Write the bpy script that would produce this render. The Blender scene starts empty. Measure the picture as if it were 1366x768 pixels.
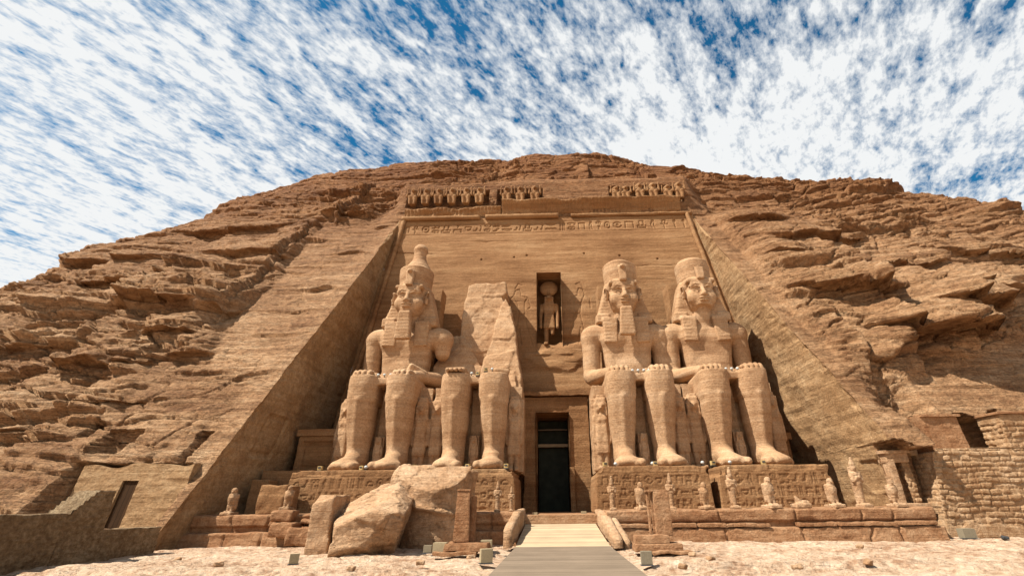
import bpy, math, numpy as np
from mathutils import Matrix, Vector
R_ = math.radians
SC = bpy.context.scene
COL = SC.collection

# ------------------------------------------------------------------ camera
TH, PS, RO = R_(25.4), R_(1.3), 0.012
fwd = Vector((-math.sin(PS)*math.cos(TH), math.cos(PS)*math.cos(TH), math.sin(TH)))
rgt = Vector((math.cos(PS), math.sin(PS), 0)); up = rgt.cross(fwd)
r2 = rgt*math.cos(RO) - up*math.sin(RO); u2 = up*math.cos(RO) + rgt*math.sin(RO)
cd = bpy.data.cameras.new("camera"); cam = bpy.data.objects.new("camera", cd); COL.objects.link(cam)
M = Matrix((( r2.x, u2.x, -fwd.x, 0), (r2.y, u2.y, -fwd.y, 0), (r2.z, u2.z, -fwd.z, 1.75), (0, 0, 0, 1)))
cam.matrix_world = M
cd.sensor_width = 36; cd.lens = 36*607/1366; cd.shift_x = -42/1366; cd.clip_end = 3000
SC.camera = cam

# ------------------------------------------------------------------ light
SUN = Vector((-0.53, -0.262, 0.82)).normalized()      # towards the sun
sl = bpy.data.lights.new("sun", 'SUN'); sl.energy = 5.0; sl.angle = R_(0.5); sl.color = (1, .95, .86)
so = bpy.data.objects.new("sun", sl); COL.objects.link(so)
so.rotation_euler = SUN.to_track_quat('Z', 'Y').to_euler()
w = bpy.data.worlds.new("World"); SC.world = w; w.use_nodes = True
nt = w.node_tree; nt.nodes.clear(); N = nt.nodes.new; L = nt.links.new
def wn(t, **k):
    n = N(t)
    for a, b in k.items(): setattr(n, a, b)
    return n
def wmath(op, a, b=None, c=None):
    n = N('ShaderNodeMath'); n.operation = op
    for i, v in enumerate((a, b, c)):
        if v is None: continue
        if isinstance(v, (int, float)): n.inputs[i].default_value = v
        else: L(v, n.inputs[i])
    return n.outputs[0]
sky = wn('ShaderNodeTexSky', sky_type='NISHITA', sun_disc=False)
sky.sun_elevation = math.asin(SUN.z); sky.sun_rotation = math.atan2(SUN.x, SUN.y) % (2*math.pi)
sky.altitude = 200; sky.air_density = 1.0; sky.dust_density = .6; sky.ozone_density = 3.0
tc = wn('ShaderNodeTexCoord'); sp = wn('ShaderNodeSeparateXYZ'); L(tc.outputs['Generated'], sp.inputs[0])
zz = wmath('MAXIMUM', sp.outputs[2], .03)
# cloud layer: flat sheet high above, seen in true perspective
zc = wmath('ADD', zz, .10)
cx = wmath('DIVIDE', sp.outputs[0], zc); cy = wmath('DIVIDE', sp.outputs[1], zc)
def comb(a, b, c=0.0):
    n = N('ShaderNodeCombineXYZ'); L(a, n.inputs[0]); L(b, n.inputs[1]); n.inputs[2].default_value = c
    return n.outputs[0]
pv = comb(cx, cy)
def wnoise(vec, scale, det, rough, dist=0.0):
    n = N('ShaderNodeTexNoise'); n.inputs['Scale'].default_value = scale; n.inputs['Detail'].default_value = det
    n.inputs['Roughness'].default_value = rough; n.inputs['Distortion'].default_value = dist
    L(vec, n.inputs['Vector']); return n.outputs['Fac']
def wmap(vec, rot, scl, loc=(0, 0, 0)):
    n = N('ShaderNodeMapping'); n.inputs['Rotation'].default_value = (0, 0, rot); n.inputs['Scale'].default_value = scl
    n.inputs['Location'].default_value = loc; L(vec, n.inputs['Vector']); return n.outputs[0]
# rows of small clouds drawn out along one compass direction
def uv(ax, ay, su, sv, ox=0., oy=0.):
    u_ = wmath('ADD', wmath('MULTIPLY', cx, ax*su), wmath('MULTIPLY_ADD', cy, ay*su, ox)); v_ = wmath('ADD', wmath('MULTIPLY', cx, -ay*sv), wmath('MULTIPLY_ADD', cy, ax*sv, oy)); return comb(u_, v_)
big = wnoise(uv(.55, .83, .55, 1.0, 3.1, 9.1), 1.35, 3, .55)
streak = wnoise(uv(.55, .83, 3.0, 8.0), 1.0, 6, .6, .3)
rip = wnoise(uv(.50, .87, 12., 22., .3), 1.0, 5, .62, .25)
fine_ = wnoise(uv(.6, .8, 40., 70.), 1.0, 4, .6, .2)
s = wmath('ADD', wmath('ADD', wmath('MULTIPLY', big, .95), wmath('MULTIPLY', streak, .62)), wmath('ADD', wmath('MULTIPLY', rip, 1.15), wmath('MULTIPLY', fine_, .62)))
# veil is thicker low down over the hill
s = wmath('ADD', s, wmath('MINIMUM', wmath('MULTIPLY', wmath('SUBTRACT', .79, sp.outputs[2]), 1.15), .14))
mr = wn('ShaderNodeMapRange', interpolation_type='LINEAR'); L(s, mr.inputs[0])
mr.inputs[1].default_value = 1.49; mr.inputs[2].default_value = 1.88; mr.inputs[3].default_value = 0; mr.inputs[4].default_value = 1
mul = wn('ShaderNodeMix', data_type='RGBA', blend_type='MULTIPLY'); mul.inputs[0].default_value = 1
L(sky.outputs[0], mul.inputs[6]); mul.inputs[7].default_value = (.17, .90, 1.08, 1)
mx = wn('ShaderNodeMix', data_type='RGBA'); L(mr.outputs[0], mx.inputs[0]); L(mul.outputs[2], mx.inputs[6]); mx.inputs[7].default_value = (8.3, 8.45, 8.5, 1)
bg = wn('ShaderNodeBackground'); L(mx.outputs[2], bg.inputs[0]); bg.inputs[1].default_value = .056
wo = wn('ShaderNodeOutputWorld'); L(bg.outputs[0], wo.inputs[0])
SC.view_settings.view_transform = 'Standard'; SC.view_settings.look = 'None'; SC.view_settings.exposure = 0.95; SC.view_settings.gamma = 1
SC.cycles.max_bounces = 6; SC.cycles.diffuse_bounces = 4

# ------------------------------------------------------------------ numpy noise
def _h(i, j, k):
    with np.errstate(over='ignore'):
        n = (i.astype(np.uint32)*np.uint32(374761393) + j.astype(np.uint32)*np.uint32(668265263) + k.astype(np.uint32)*np.uint32(2147483647 ^ 0x2f0b4a27))
        n = (n ^ (n >> np.uint32(13)))*np.uint32(1274126177); n = n ^ (n >> np.uint32(16))
        n = n*np.uint32(2246822519); n = n ^ (n >> np.uint32(15))
    return n.astype(np.float32)*np.float32(2/4294967295) - 1
def vn(x, y, z=0.0):
    x, y, z = np.broadcast_arrays(np.asarray(x, np.float32), np.asarray(y, np.float32), np.asarray(z, np.float32))
    fx, fy, fz = np.floor(x), np.floor(y), np.floor(z)
    i, j, k = fx.astype(np.int64), fy.astype(np.int64), fz.astype(np.int64)
    x, y, z = x-fx, y-fy, z-fz
    x = x*x*x*(x*(x*6-15)+10); y = y*y*y*(y*(y*6-15)+10); z = z*z*z*(z*(z*6-15)+10)
    def lz(a, b): return a+(b-a)*z
    c = [[lz(_h(i+a, j+b, k), _h(i+a, j+b, k+1)) for b in (0, 1)] for a in (0, 1)]
    p = c[0][0]+(c[0][1]-c[0][0])*y; q = c[1][0]+(c[1][1]-c[1][0])*y
    return p+(q-p)*x
def fbm(x, y, z=0.0, o=4, g=.5, l=2.03):
    a, f, t, s_ = 1., 1., 0., 0.
    for n in range(o):
        t = t+a*vn(np.asarray(x)*f+17.3*n, np.asarray(y)*f-9.1*n, np.asarray(z)*f+3.7*n); s_ += a; a *= g; f *= l
    return t/s_
def ss(a, b, x):
    t = np.clip((x-a)/(b-a), 0, 1); return t*t*(3-2*t)
def worley(x, y, seed=0):
    """F1, F2-F1, cell random"""
    fx, fy = np.floor(x), np.floor(y); b1 = np.full(x.shape, 9., np.float32); b2 = b1.copy(); cid = np.zeros_like(b1)
    sd = np.full(x.shape, seed)
    for a in (-1, 0, 1):
        for b in (-1, 0, 1):
            i = (fx+a).astype(np.int64); j = (fy+b).astype(np.int64)
            px = fx+a+.5+.42*_h(i, j, sd+1); py = fy+b+.5+.42*_h(i, j, sd+2)
            d = np.hypot(px-x, py-y); r = _h(i, j, sd+3)
            n1 = d < b1; b2 = np.where(n1, b1, np.minimum(b2, d)); cid = np.where(n1, r, cid); b1 = np.where(n1, d, b1)
    return b1, b2-b1, cid

# ------------------------------------------------------------------ mesh helpers
def tag(o, label=None, cat=None, group=None, kind=None):
    if label: o['label'] = label
    if cat: o['category'] = cat
    if group: o['group'] = group
    if kind: o['kind'] = kind
    return o
def empty(name, loc, label=None, cat=None, group=None, rz=0.0):
    o = bpy.data.objects.new(name, None); COL.objects.link(o); o.location = loc; o.rotation_euler = (0, 0, rz)
    o.empty_display_size = .3
    return tag(o, label, cat, group)
def mk(name, V, F, mat, parent=None, smooth=True, flip=False):
    V = np.asarray(V, np.float32).reshape(-1, 3); me = bpy.data.meshes.new(name)
    if isinstance(F, np.ndarray):
        if flip: F = F[:, ::-1]
        k = F.shape[1]; n = len(F)
        me.vertices.add(len(V)); me.vertices.foreach_set('co', V.ravel())
        me.loops.add(n*k); me.loops.foreach_set('vertex_index', F.ravel().astype(np.int32))
        me.polygons.add(n); me.polygons.foreach_set('loop_start', (np.arange(n)*k).astype(np.int32))
        me.update(calc_edges=True); me.validate()
    else:
        me.from_pydata(V.tolist(), [], [list(f) for f in F]); me.update()
    me.polygons.foreach_set('use_smooth', [bool(smooth)]*len(me.polygons))
    me.materials.append(mat)
    o = bpy.data.objects.new(name, me); COL.objects.link(o); o.parent = parent
    return o
def gridf(nu, nv, mask=None):
    i, j = np.meshgrid(np.arange(nu-1), np.arange(nv-1), indexing='ij'); a = i*nv+j
    F = np.stack([a, a+nv, a+nv+1, a+1], -1).reshape(-1, 4)
    if mask is not None: F = F[mask.reshape(-1)]
    return F
def vnormals(V, F):
    a, b, c, d = (V[F[:, i]] for i in range(4)); n = np.cross(c-a, d-b); out = np.zeros_like(V)
    for i in range(4):
        for k in range(3): out[:, k] += np.bincount(F[:, i], n[:, k], len(V))
    return out/np.maximum(np.linalg.norm(out, axis=1, keepdims=True), 1e-9)
def boxmesh(c, h, dens, mat, name, parent=None, noise=.02, ns=1.5, rnd=.03, tap=(1, 1), batter=None, fn=None):
    """a worn stone block: dense rounded box with noise; c centre, h half sizes"""
    h = np.array(h, float); c = np.array(c, float); Vs, Fs, off = [], [], 0
    for ax in range(3):
        u, v = [a for a in range(3) if a != ax]
        for sg in (-1, 1):
            nu = max(2, int(2*h[u]/dens)+1); nv = max(2, int(2*h[v]/dens)+1)
            U, W = np.meshgrid(np.linspace(-1, 1, nu), np.linspace(-1, 1, nv), indexing='ij')
            P = np.zeros(U.shape+(3,)); P[..., ax] = sg; P[..., u] = U; P[..., v] = W
            F = gridf(nu, nv)
            if (sg < 0) != (ax == 1): F = F[:, ::-1]
            Vs.append((P*h).reshape(-1, 3)); Fs.append(F+off); off += nu*nv
    V = np.concatenate(Vs); F = np.concatenate(Fs)
    # round edges
    inner = np.clip(V, -(h-rnd), h-rnd); d = V-inner; l = np.linalg.norm(d, axis=1, keepdims=True)
    V = inner+d/np.maximum(l, 1e-9)*np.minimum(l, rnd)
    t = (V[:, 2]/h[2]+1)/2
    V[:, 0] *= 1+(tap[0]-1)*t; V[:, 1] *= 1+(tap[1]-1)*t
    P = V+c
    if noise:
        dd = V/np.maximum(h, .2); dd /= np.linalg.norm(dd, axis=1, keepdims=True)
        for k in range(3):
            P[:, k] += noise*fbm(V[:, 0]*ns+c[0]*3.1+k*31, V[:, 1]*ns+c[1], V[:, 2]*ns+c[2], 4)
    if fn is not None: P = fn(P)
    return mk(name, P, F, mat, parent)

# ------------------------------------------------------------------ SDF sculpting (surface nets)
class Sdf:
    def __init__(s, lo, hi, h):
        s.lo = np.array(lo, float); s.h = h; n = np.ceil((np.array(hi)-s.lo)/h).astype(int)+1
        s.n = n; s.F = np.full(tuple(n), 5., np.float32)
    def put(s, prim, k=.0, mode='u'):
        fn, lo, hi = prim; pad = k+3*s.h
        a = np.maximum(0, np.floor((np.array(lo)-pad-s.lo)/s.h).astype(int)); b = np.minimum(s.n, np.ceil((np.array(hi)+pad-s.lo)/s.h).astype(int)+1)
        if (b <= a).any(): return s
        sl = tuple(slice(int(i), int(j)) for i, j in zip(a, b))
        g = np.ogrid[sl]; X, Y, Z = ((g[i]*s.h+s.lo[i]).astype(np.float32) for i in range(3))
        d = fn(X, Y, Z); A = s.F[sl]
        if mode == 'u':
            if k > 0:
                h = np.clip(.5+.5*(A-d)/k, 0, 1); r = A+(d-A)*h-k*h*(1-h)
            else: r = np.minimum(A, d)
        else:
            if k > 0:
                h = np.clip(.5-.5*(A+d)/k, 0, 1); r = A+(-d-A)*h+k*h*(1-h)
            else: r = np.maximum(A, -d)
        s.F[sl] = r; return s
    def cutplane(s, nrm, d, k=0.):
        """remove where n.p > d"""
        g = np.ogrid[tuple(slice(0, int(i)) for i in s.n)]; X, Y, Z = ((g[i]*s.h+s.lo[i]).astype(np.float32) for i in range(3))
        nrm = np.array(nrm, float); nrm /= np.linalg.norm(nrm); q = nrm[0]*X+nrm[1]*Y+nrm[2]*Z-d
        s.F = np.maximum(s.F, q.astype(np.float32)); return s
    def warp(s, fn):
        g = np.ogrid[tuple(slice(0, int(i)) for i in s.n)]; X, Y, Z = ((g[i]*s.h+s.lo[i]).astype(np.float32) for i in range(3))
        s.F = (s.F+fn(X, Y, Z)).astype(np.float32); return s
    def mesh(s):
        F = s.F.copy(); F[0] = F[-1] = 1; F[:, 0] = F[:, -1] = 1; F[:, :, 0] = F[:, :, -1] = 1
        I = F < 0; nx, ny, nz = F.shape
        cnt = np.zeros((nx-1, ny-1, nz-1), np.int8)
        for a in (0, 1):
            for b in (0, 1):
                for c in (0, 1): cnt += I[a:nx-1+a, b:ny-1+b, c:nz-1+c]
        act = np.argwhere((cnt > 0) & (cnt < 8)); idx = np.full((nx-1, ny-1, nz-1), -1, np.int64)
        idx[tuple(act.T)] = np.arange(len(act)); acc = np.zeros((len(act), 3)); m = np.zeros(len(act))
        cs = [(a, b, c) for a in (0, 1) for b in (0, 1) for c in (0, 1)]
        val = {c: F[act[:, 0]+c[0], act[:, 1]+c[1], act[:, 2]+c[2]] for c in cs}
        for c1 in cs:
            for ax in range(3):
                if c1[ax]: continue
                c2 = list(c1); c2[ax] = 1; v1, v2 = val[c1], val[tuple(c2)]; x = (v1 < 0) != (v2 < 0)
                t = np.where(x, v1/np.where(v1 == v2, 1, v1-v2), 0)
                p = np.array(c1, float)[None].repeat(len(act), 0); p[:, ax] += t
                acc += p*x[:, None]; m += x
        V = s.lo+(act+acc/m[:, None])*s.h; Fs = []
        for ax in range(3):
            o1, o2 = [a for a in range(3) if a != ax]
            A = [slice(1, n-1) for n in F.shape]; B = list(A); A[ax] = slice(0, F.shape[ax]-1); B[ax] = slice(1, F.shape[ax])
            i1, i2 = I[tuple(A)], I[tuple(B)]; e = np.argwhere(i1 != i2); st = i1[tuple(e.T)]
            e = e.copy(); e[:, o1] += 1; e[:, o2] += 1
            def g(d1, d2):
                q = e.copy(); q[:, o1] += d1; q[:, o2] += d2; return idx[tuple(q.T)]
            q = np.stack([g(-1, -1), g(0, -1), g(0, 0), g(-1, 0)], -1)
            fl = ~st if ax != 1 else st
            q[fl] = q[fl][:, ::-1]; Fs.append(q)
        return V, np.concatenate(Fs)
def rotm(rx=0, ry=0, rz=0):
    cx_, sx_, cy_, sy_, cz_, sz_ = math.cos(rx), math.sin(rx), math.cos(ry), math.sin(ry), math.cos(rz), math.sin(rz)
    return np.array([[cz_, -sz_, 0], [sz_, cz_, 0], [0, 0, 1]])@np.array([[cy_, 0, sy_], [0, 1, 0], [-sy_, 0, cy_]])@np.array([[1, 0, 0], [0, cx_, -sx_], [0, sx_, cx_]])
def _loc(X, Y, Z, c, R):
    x, y, z = X-c[0], Y-c[1], Z-c[2]
    if R is None: return x, y, z
    return (R[0, 0]*x+R[1, 0]*y+R[2, 0]*z, R[0, 1]*x+R[1, 1]*y+R[2, 1]*z, R[0, 2]*x+R[1, 2]*y+R[2, 2]*z)
def ell(c, r, R=None):
    def fn(X, Y, Z):
        x, y, z = _loc(X, Y, Z, c, R); a = np.sqrt((x/r[0])**2+(y/r[1])**2+(z/r[2])**2)
        b = np.sqrt((x/r[0]**2)**2+(y/r[1]**2)**2+(z/r[2]**2)**2)+1e-6
        return a*(a-1)/b
    m = max(r) if R is not None else np.array(r); c = np.array(c); return fn, c-m, c+m
def cap(a, b, ra, rb):
    a = np.array(a, float); b = np.array(b, float); d = b-a; dd = d@d
    def fn(X, Y, Z):
        x, y, z = X-a[0], Y-a[1], Z-a[2]; t = np.clip((x*d[0]+y*d[1]+z*d[2])/dd, 0, 1)
        return np.sqrt((x-t*d[0])**2+(y-t*d[1])**2+(z-t*d[2])**2)-(ra+(rb-ra)*t)
    m = max(ra, rb); return fn, np.minimum(a, b)-m, np.maximum(a, b)+m
def bx(c, h, rd=.05, R=None, tap=(1, 1), shear=(0, 0)):
    h = np.array(h, float)
    def fn(X, Y, Z):
        x, y, z = _loc(X, Y, Z, c, R); t = np.clip((z/h[2]+1)/2, 0, 1)
        x = x-shear[0]*z; y = y-shear[1]*z
        qx = abs(x)-(h[0]*(1+(tap[0]-1)*t)-rd); qy = abs(y)-(h[1]*(1+(tap[1]-1)*t)-rd); qz = abs(z)-(h[2]-rd)
        return np.sqrt(np.maximum(qx, 0)**2+np.maximum(qy, 0)**2+np.maximum(qz, 0)**2)+np.minimum(np.maximum(qx, np.maximum(qy, qz)), 0)-rd
    e = h*np.array([max(1, tap[0]), max(1, tap[1]), 1])+np.array([abs(shear[0]), abs(shear[1]), 0])*h[2]
    m = np.linalg.norm(e) if R is not None else e; c = np.array(c); return fn, c-m, c+m
def frus(c, z0, z1, prof, sy=1.):
    """vertical turned shape: prof = [(t,r)...], elliptical by sy"""
    ts, rs = zip(*prof)
    def fn(X, Y, Z):
        t = (Z-z0)/(z1-z0); r = np.interp(t, ts, rs).astype(np.float32)
        d = np.sqrt((X-c[0])**2+((Y-c[1])/sy)**2)-r; return np.maximum(d*.9, np.maximum(z0-Z, Z-z1))
    m = max(rs)*max(1, sy); return fn, np.array([c[0]-m, c[1]-m, z0]), np.array([c[0]+m, c[1]+m, z1])
def erode(V, F, amp, sc, seed=0., strata=.0, org=(0, 0, 0)):
    n = vnormals(V, F); W = V+np.array(org)
    d = amp*fbm(W[:, 0]*sc+seed, W[:, 1]*sc, W[:, 2]*sc, 4)
    if strata:
        zw = W[:, 2]+.15*vn(W[:, 0]*.3, W[:, 1]*.3, 5.)
        s1_ = vn(W[:, 0]*.12, zw*2.3, seed)+.7*vn(W[:, 0]*.3, zw*6.1, seed+4)
        d = d+strata*np.minimum(s1_, .2)
    return V+n*d[:, None]

# ------------------------------------------------------------------ materials
MAT = {}
def stone(name, cols, band=.5, bump=.25, fine=14., hcol=None, crack=.0, sc=1., rough=.92, spot=.35):
    """layered sandstone; cols = dark, mid, light natural rock colours; hcol = (z0, z1, colour) iron-stained upper beds"""
    K = .635; cols = [(c[0]*K, c[1]*K*.94, c[2]*K*.865) for c in cols]
    m = bpy.data.materials.new(name); m.use_nodes = True; t = m.node_tree; n = t.nodes; l = t.links.new
    b = n['Principled BSDF']; b.inputs['Roughness'].default_value = rough; b.inputs['Specular IOR Level'].default_value = .15
    geo = n.new('ShaderNodeNewGeometry')
    def mp(s):
        q = n.new('ShaderNodeMapping'); q.inputs['Scale'].default_value = s; l(geo.outputs['Position'], q.inputs['Vector']); return q.outputs[0]
    def nz(v, s, d=5, r=.6, dist=0.):
        q = n.new('ShaderNodeTexNoise'); q.inputs['Scale'].default_value = s; q.inputs['Detail'].default_value = d
        q.inputs['Roughness'].default_value = r; q.inputs['Distortion'].default_value = dist; l(v, q.inputs['Vector']); return q.outputs['Fac']
    def mt(op, a, c=None, d=None):
        q = n.new('ShaderNodeMath'); q.operation = op
        for i, v in enumerate((a, c, d)):
            if v is None: continue
            if isinstance(v, (int, float)): q.inputs[i].default_value = v
            else: l(v, q.inputs[i])
        return q.outputs[0]
    iso = mp((1, 1, 1))
    patch = nz(iso, .22*sc, 5, .6)
    strat = nz(mp((.09*sc, .09*sc, 1.6*sc)), 1.0, 6, .65, .25)
    thin = nz(mp((.25*sc, .25*sc, 9*sc)), 1.0, 4, .6, .4)
    grain = nz(iso, fine, 6, .7)
    mott = nz(iso, 2.1*sc, 5, .65)
    f = mt('ADD', mt('MULTIPLY', patch, .8), mt('ADD', mt('MULTIPLY', strat, band), mt('MULTIPLY', mott, spot)))
    f = mt('ADD', f, mt('MULTIPLY', thin, band*.45))
    tot = .8+band*1.45+spot
    f = mt('DIVIDE', f, tot)
    rp = n.new('ShaderNodeValToRGB'); l(f, rp.inputs[0]); e = rp.color_ramp.elements
    e[0].position = .405; e[0].color = (*cols[0], 1); e[1].position = .595; e[1].color = (*cols[2], 1)
    x = rp.color_ramp.elements.new(.5); x.color = (*cols[1], 1)
    out = rp.outputs[0]
    if hcol:
        sz = n.new('ShaderNodeSeparateXYZ'); l(geo.outputs['Position'], sz.inputs[0])
        r = n.new('ShaderNodeMapRange'); l(mt('ADD', sz.outputs[2], mt('MULTIPLY', mt('SUBTRACT', patch, .5), 22)), r.inputs[0])
        r.inputs[1].default_value = hcol[0]; r.inputs[2].default_value = hcol[1]
        mx_ = n.new('ShaderNodeMix'); mx_.data_type = 'RGBA'; mx_.blend_type = 'MULTIPLY'; l(mt('MULTIPLY', r.outputs[0], hcol[3]), mx_.inputs[0]); l(out, mx_.inputs[6]); mx_.inputs[7].default_value = (*hcol[2], 1); out = mx_.outputs[2]
    g = n.new('ShaderNodeMix'); g.data_type = 'RGBA'; g.blend_type = 'OVERLAY'; g.inputs[0].default_value = .55; l(out, g.inputs[6])
    gg = n.new('ShaderNodeMapRange'); l(grain, gg.inputs[0]); gg.inputs[1].default_value = .3; gg.inputs[2].default_value = .7; gg.inputs[3].default_value = .25; gg.inputs[4].default_value = .75
    l(gg.outputs[0], g.inputs[7]); l(g.outputs[2], b.inputs['Base Color'])
    hgt = mt('ADD', mt('MULTIPLY', grain, .035), mt('ADD', mt('MULTIPLY', thin, .06), mt('MULTIPLY', nz(iso, 5*sc, 6, .7), .12)))
    if crack:      # thin broken bedding cracks: contour lines of stretched noise
        for sc3, k_, wd in (((.22, .22, 1.5), 1., .010), ((.9, .9, 3.6), .55, .016), ((2.2, 2.2, 1.1), .35, .010)):
            c_ = nz(mp(sc3), 1.0, 5, .55, .3); ab = mt('ABSOLUTE', mt('SUBTRACT', c_, .5)); cr = n.new('ShaderNodeMapRange'); l(ab, cr.inputs[0]); cr.inputs[1].default_value = 0; cr.inputs[2].default_value = wd
            hgt = mt('ADD', hgt, mt('MULTIPLY', cr.outputs[0], crack*k_))
    bp = n.new('ShaderNodeBump'); bp.inputs['Strength'].default_value = 1.0; bp.inputs['Distance'].default_value = bump*4
    l(hgt, bp.inputs['Height']); l(bp.outputs[0], b.inputs['Normal'])
    MAT[name] = m; return m
def flat(name, col, rough=.6, noise=.12, sc=20., metal=0., emit=None):
    m = bpy.data.materials.new(name); m.use_nodes = True; t = m.node_tree; n = t.nodes; l = t.links.new
    b = n['Principled BSDF']; b.inputs['Roughness'].default_value = rough; b.inputs['Specular IOR Level'].default_value = .15; b.inputs['Metallic'].default_value = metal
    q = n.new('ShaderNodeTexNoise'); q.inputs['Scale'].default_value = sc; q.inputs['Detail'].default_value = 5
    g = n.new('ShaderNodeNewGeometry'); l(g.outputs['Position'], q.inputs['Vector'])
    r = n.new('ShaderNodeMapRange'); l(q.outputs['Fac'], r.inputs[0]); r.inputs[1].default_value = .3; r.inputs[2].default_value = .7; r.inputs[3].default_value = 1-noise; r.inputs[4].default_value = 1+noise
    x = n.new('ShaderNodeVectorMath'); x.operation = 'SCALE'; x.inputs[0].default_value = col; l(r.outputs[0], x.inputs['Scale']); l(x.outputs[0], b.inputs['Base Color'])
    MAT[name] = m; return m
def planks(name, col, width, axis, gapdark=.35, rough=.8, grain=(1., 30.)):
    m = bpy.data.materials.new(name); m.use_nodes = True; t = m.node_tree; n = t.nodes; l = t.links.new
    b = n['Principled BSDF']; b.inputs['Roughness'].default_value = rough; b.inputs['Specular IOR Level'].default_value = .08
    g = n.new('ShaderNodeNewGeometry'); s = n.new('ShaderNodeSeparateXYZ'); l(g.outputs['Position'], s.inputs[0]); o = s.outputs[axis]
    def mt(op, a, c=None):
        q = n.new('ShaderNodeMath'); q.operation = op
        for i, v in enumerate((a, c)):
            if v is None: continue
            if isinstance(v, (int, float)): q.inputs[i].default_value = v
            else: l(v, q.inputs[i])
        return q.outputs[0]
    u = mt('DIVIDE', o, width); wn_ = n.new('ShaderNodeTexWhiteNoise'); wn_.noise_dimensions = '1D'; l(mt('FLOOR', u), wn_.inputs['W'])
    fr = mt('FRACT', u); gap = mt('LESS_THAN', fr, .10)
    sc = [3., 3., 3.]; sc[axis] = 40.
    mp = n.new('ShaderNodeMapping'); mp.inputs['Scale'].default_value = sc; l(g.outputs['Position'], mp.inputs['Vector'])
    nz = n.new('ShaderNodeTexNoise'); nz.inputs['Scale'].default_value = 1; nz.inputs['Detail'].default_value = 6; l(mp.outputs[0], nz.inputs['Vector'])
    n2 = n.new('ShaderNodeTexNoise'); n2.inputs['Scale'].default_value = .8; n2.inputs['Detail'].default_value = 5; l(g.outputs['Position'], n2.inputs['Vector'])
    v = mt('ADD', mt('MULTIPLY', wn_.outputs['Value'], .35), mt('ADD', mt('MULTIPLY', nz.outputs['Fac'], .45), mt('ADD', mt('MULTIPLY', n2.outputs['Fac'], .5), .35)))
    v = mt('MULTIPLY', v, mt('SUBTRACT', 1., mt('MULTIPLY', gap, gapdark)))
    x = n.new('ShaderNodeVectorMath'); x.operation = 'SCALE'; x.inputs[0].default_value = col; l(v, x.inputs['Scale']); l(x.outputs[0], b.inputs['Base Color'])
    bp = n.new('ShaderNodeBump'); bp.inputs['Distance'].default_value = .02; l(mt('SUBTRACT', nz.outputs['Fac'], gap), bp.inputs['Height']); l(bp.outputs[0], b.inputs['Normal'])
    MAT[name] = m; return m
stone('cliff_rock', ((.26, .130, .062), (.47, .275, .145), (.66, .44, .265)), band=.75, bump=.34, fine=9., hcol=(16, 42, (.62, .46, .34), .9), spot=.6, crack=.07)
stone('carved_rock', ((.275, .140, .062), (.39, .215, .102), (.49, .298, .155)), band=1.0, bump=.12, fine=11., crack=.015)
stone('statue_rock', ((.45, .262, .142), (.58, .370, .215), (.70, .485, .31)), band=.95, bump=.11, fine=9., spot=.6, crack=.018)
stone('side_rock', ((.33, .195, .095), (.45, .285, .150), (.56, .385, .22)), band=.45, bump=.20, fine=7., spot=.8)
stone('block_rock', ((.46, .265, .14), (.60, .385, .23), (.73, .51, .33)), band=.35, bump=.20, fine=8., spot=.7, crack=.03)
stone('red_rock', ((.33, .155, .072), (.47, .260, .138), (.60, .38, .225)), band=.45, bump=.18, fine=10., spot=.7)
stone('ground_rock', ((.50, .30, .185), (.80, .58, .41), (.92, .73, .55)), band=.05, bump=.30, fine=6., spot=1.1, sc=1.4, crack=.03)
stone('masonry', ((.38, .215, .11), (.52, .33, .185), (.66, .46, .29)), band=.1, bump=.18, fine=12., spot=.9, sc=1.6)
stone('mud_brick', ((.24, .155, .085), (.36, .25, .145), (.50, .37, .23)), band=.1, bump=.26, fine=9., spot=1.3, sc=2.6)
planks('walk_wood', (.205, .152, .105), .16, 1)
planks('ramp_wood', (.42, .31, .19), .14, 1, gapdark=.12)
planks('door_wood', (.045, .022, .009), .22, 0, gapdark=.6)
flat('black_shade', (.012, .011, .009), .9)  # near-black colour standing for the shade inside the gateway
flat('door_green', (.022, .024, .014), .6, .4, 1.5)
flat('white_box', (.30, .235, .14), .9)
flat('grey_box', (.20, .165, .11), .9)
flat('lamp_white', (.45, .45, .42), .4)
flat('lamp_amber', (.42, .29, .12), .5)
flat('lamp_dark', (.05, .05, .05), .5)

# ------------------------------------------------------------------ cliff
A0 = math.atan(1/.62); ZT = 31.0
XK = [-95, -75, -60, -52, -48, -38, -30, -22, -12, 0, 10, 20, 30, 40, 50, 62, 80]
HK = [9, 12.2, 18.7, 28.0, 35.0, 50.2, 54.6, 55.6, 55.9, 56.0, 55.2, 51.0, 46.9, 43.2, 36.4, 29.5, 22]
def xl(z): return -19.4+.07*np.minimum(z, ZT)
def xr(z): return 19.0-.105*np.minimum(z, ZT)
def profile(X, p):
    H = np.interp(X, XK, HK); r = np.minimum(18., (H-1)/(1-math.cos(A0)))
    Zs = H-r*(1-math.cos(A0)); Ls = (Zs+1)/math.sin(A0); a = np.clip((p-Ls)/r, 0, A0)
    Z = np.where(p < Ls, -1+p*math.sin(A0), Zs+r*(np.cos(A0-a)-math.cos(A0)))
    Y = 24+.62*np.minimum(Z, Zs)+r*(math.sin(A0)-np.sin(A0-a))
    ext = np.maximum(p-Ls-r*A0, 0); ang = A0-a
    return Y+ext*.97, Z-ext*.10, ang
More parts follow.
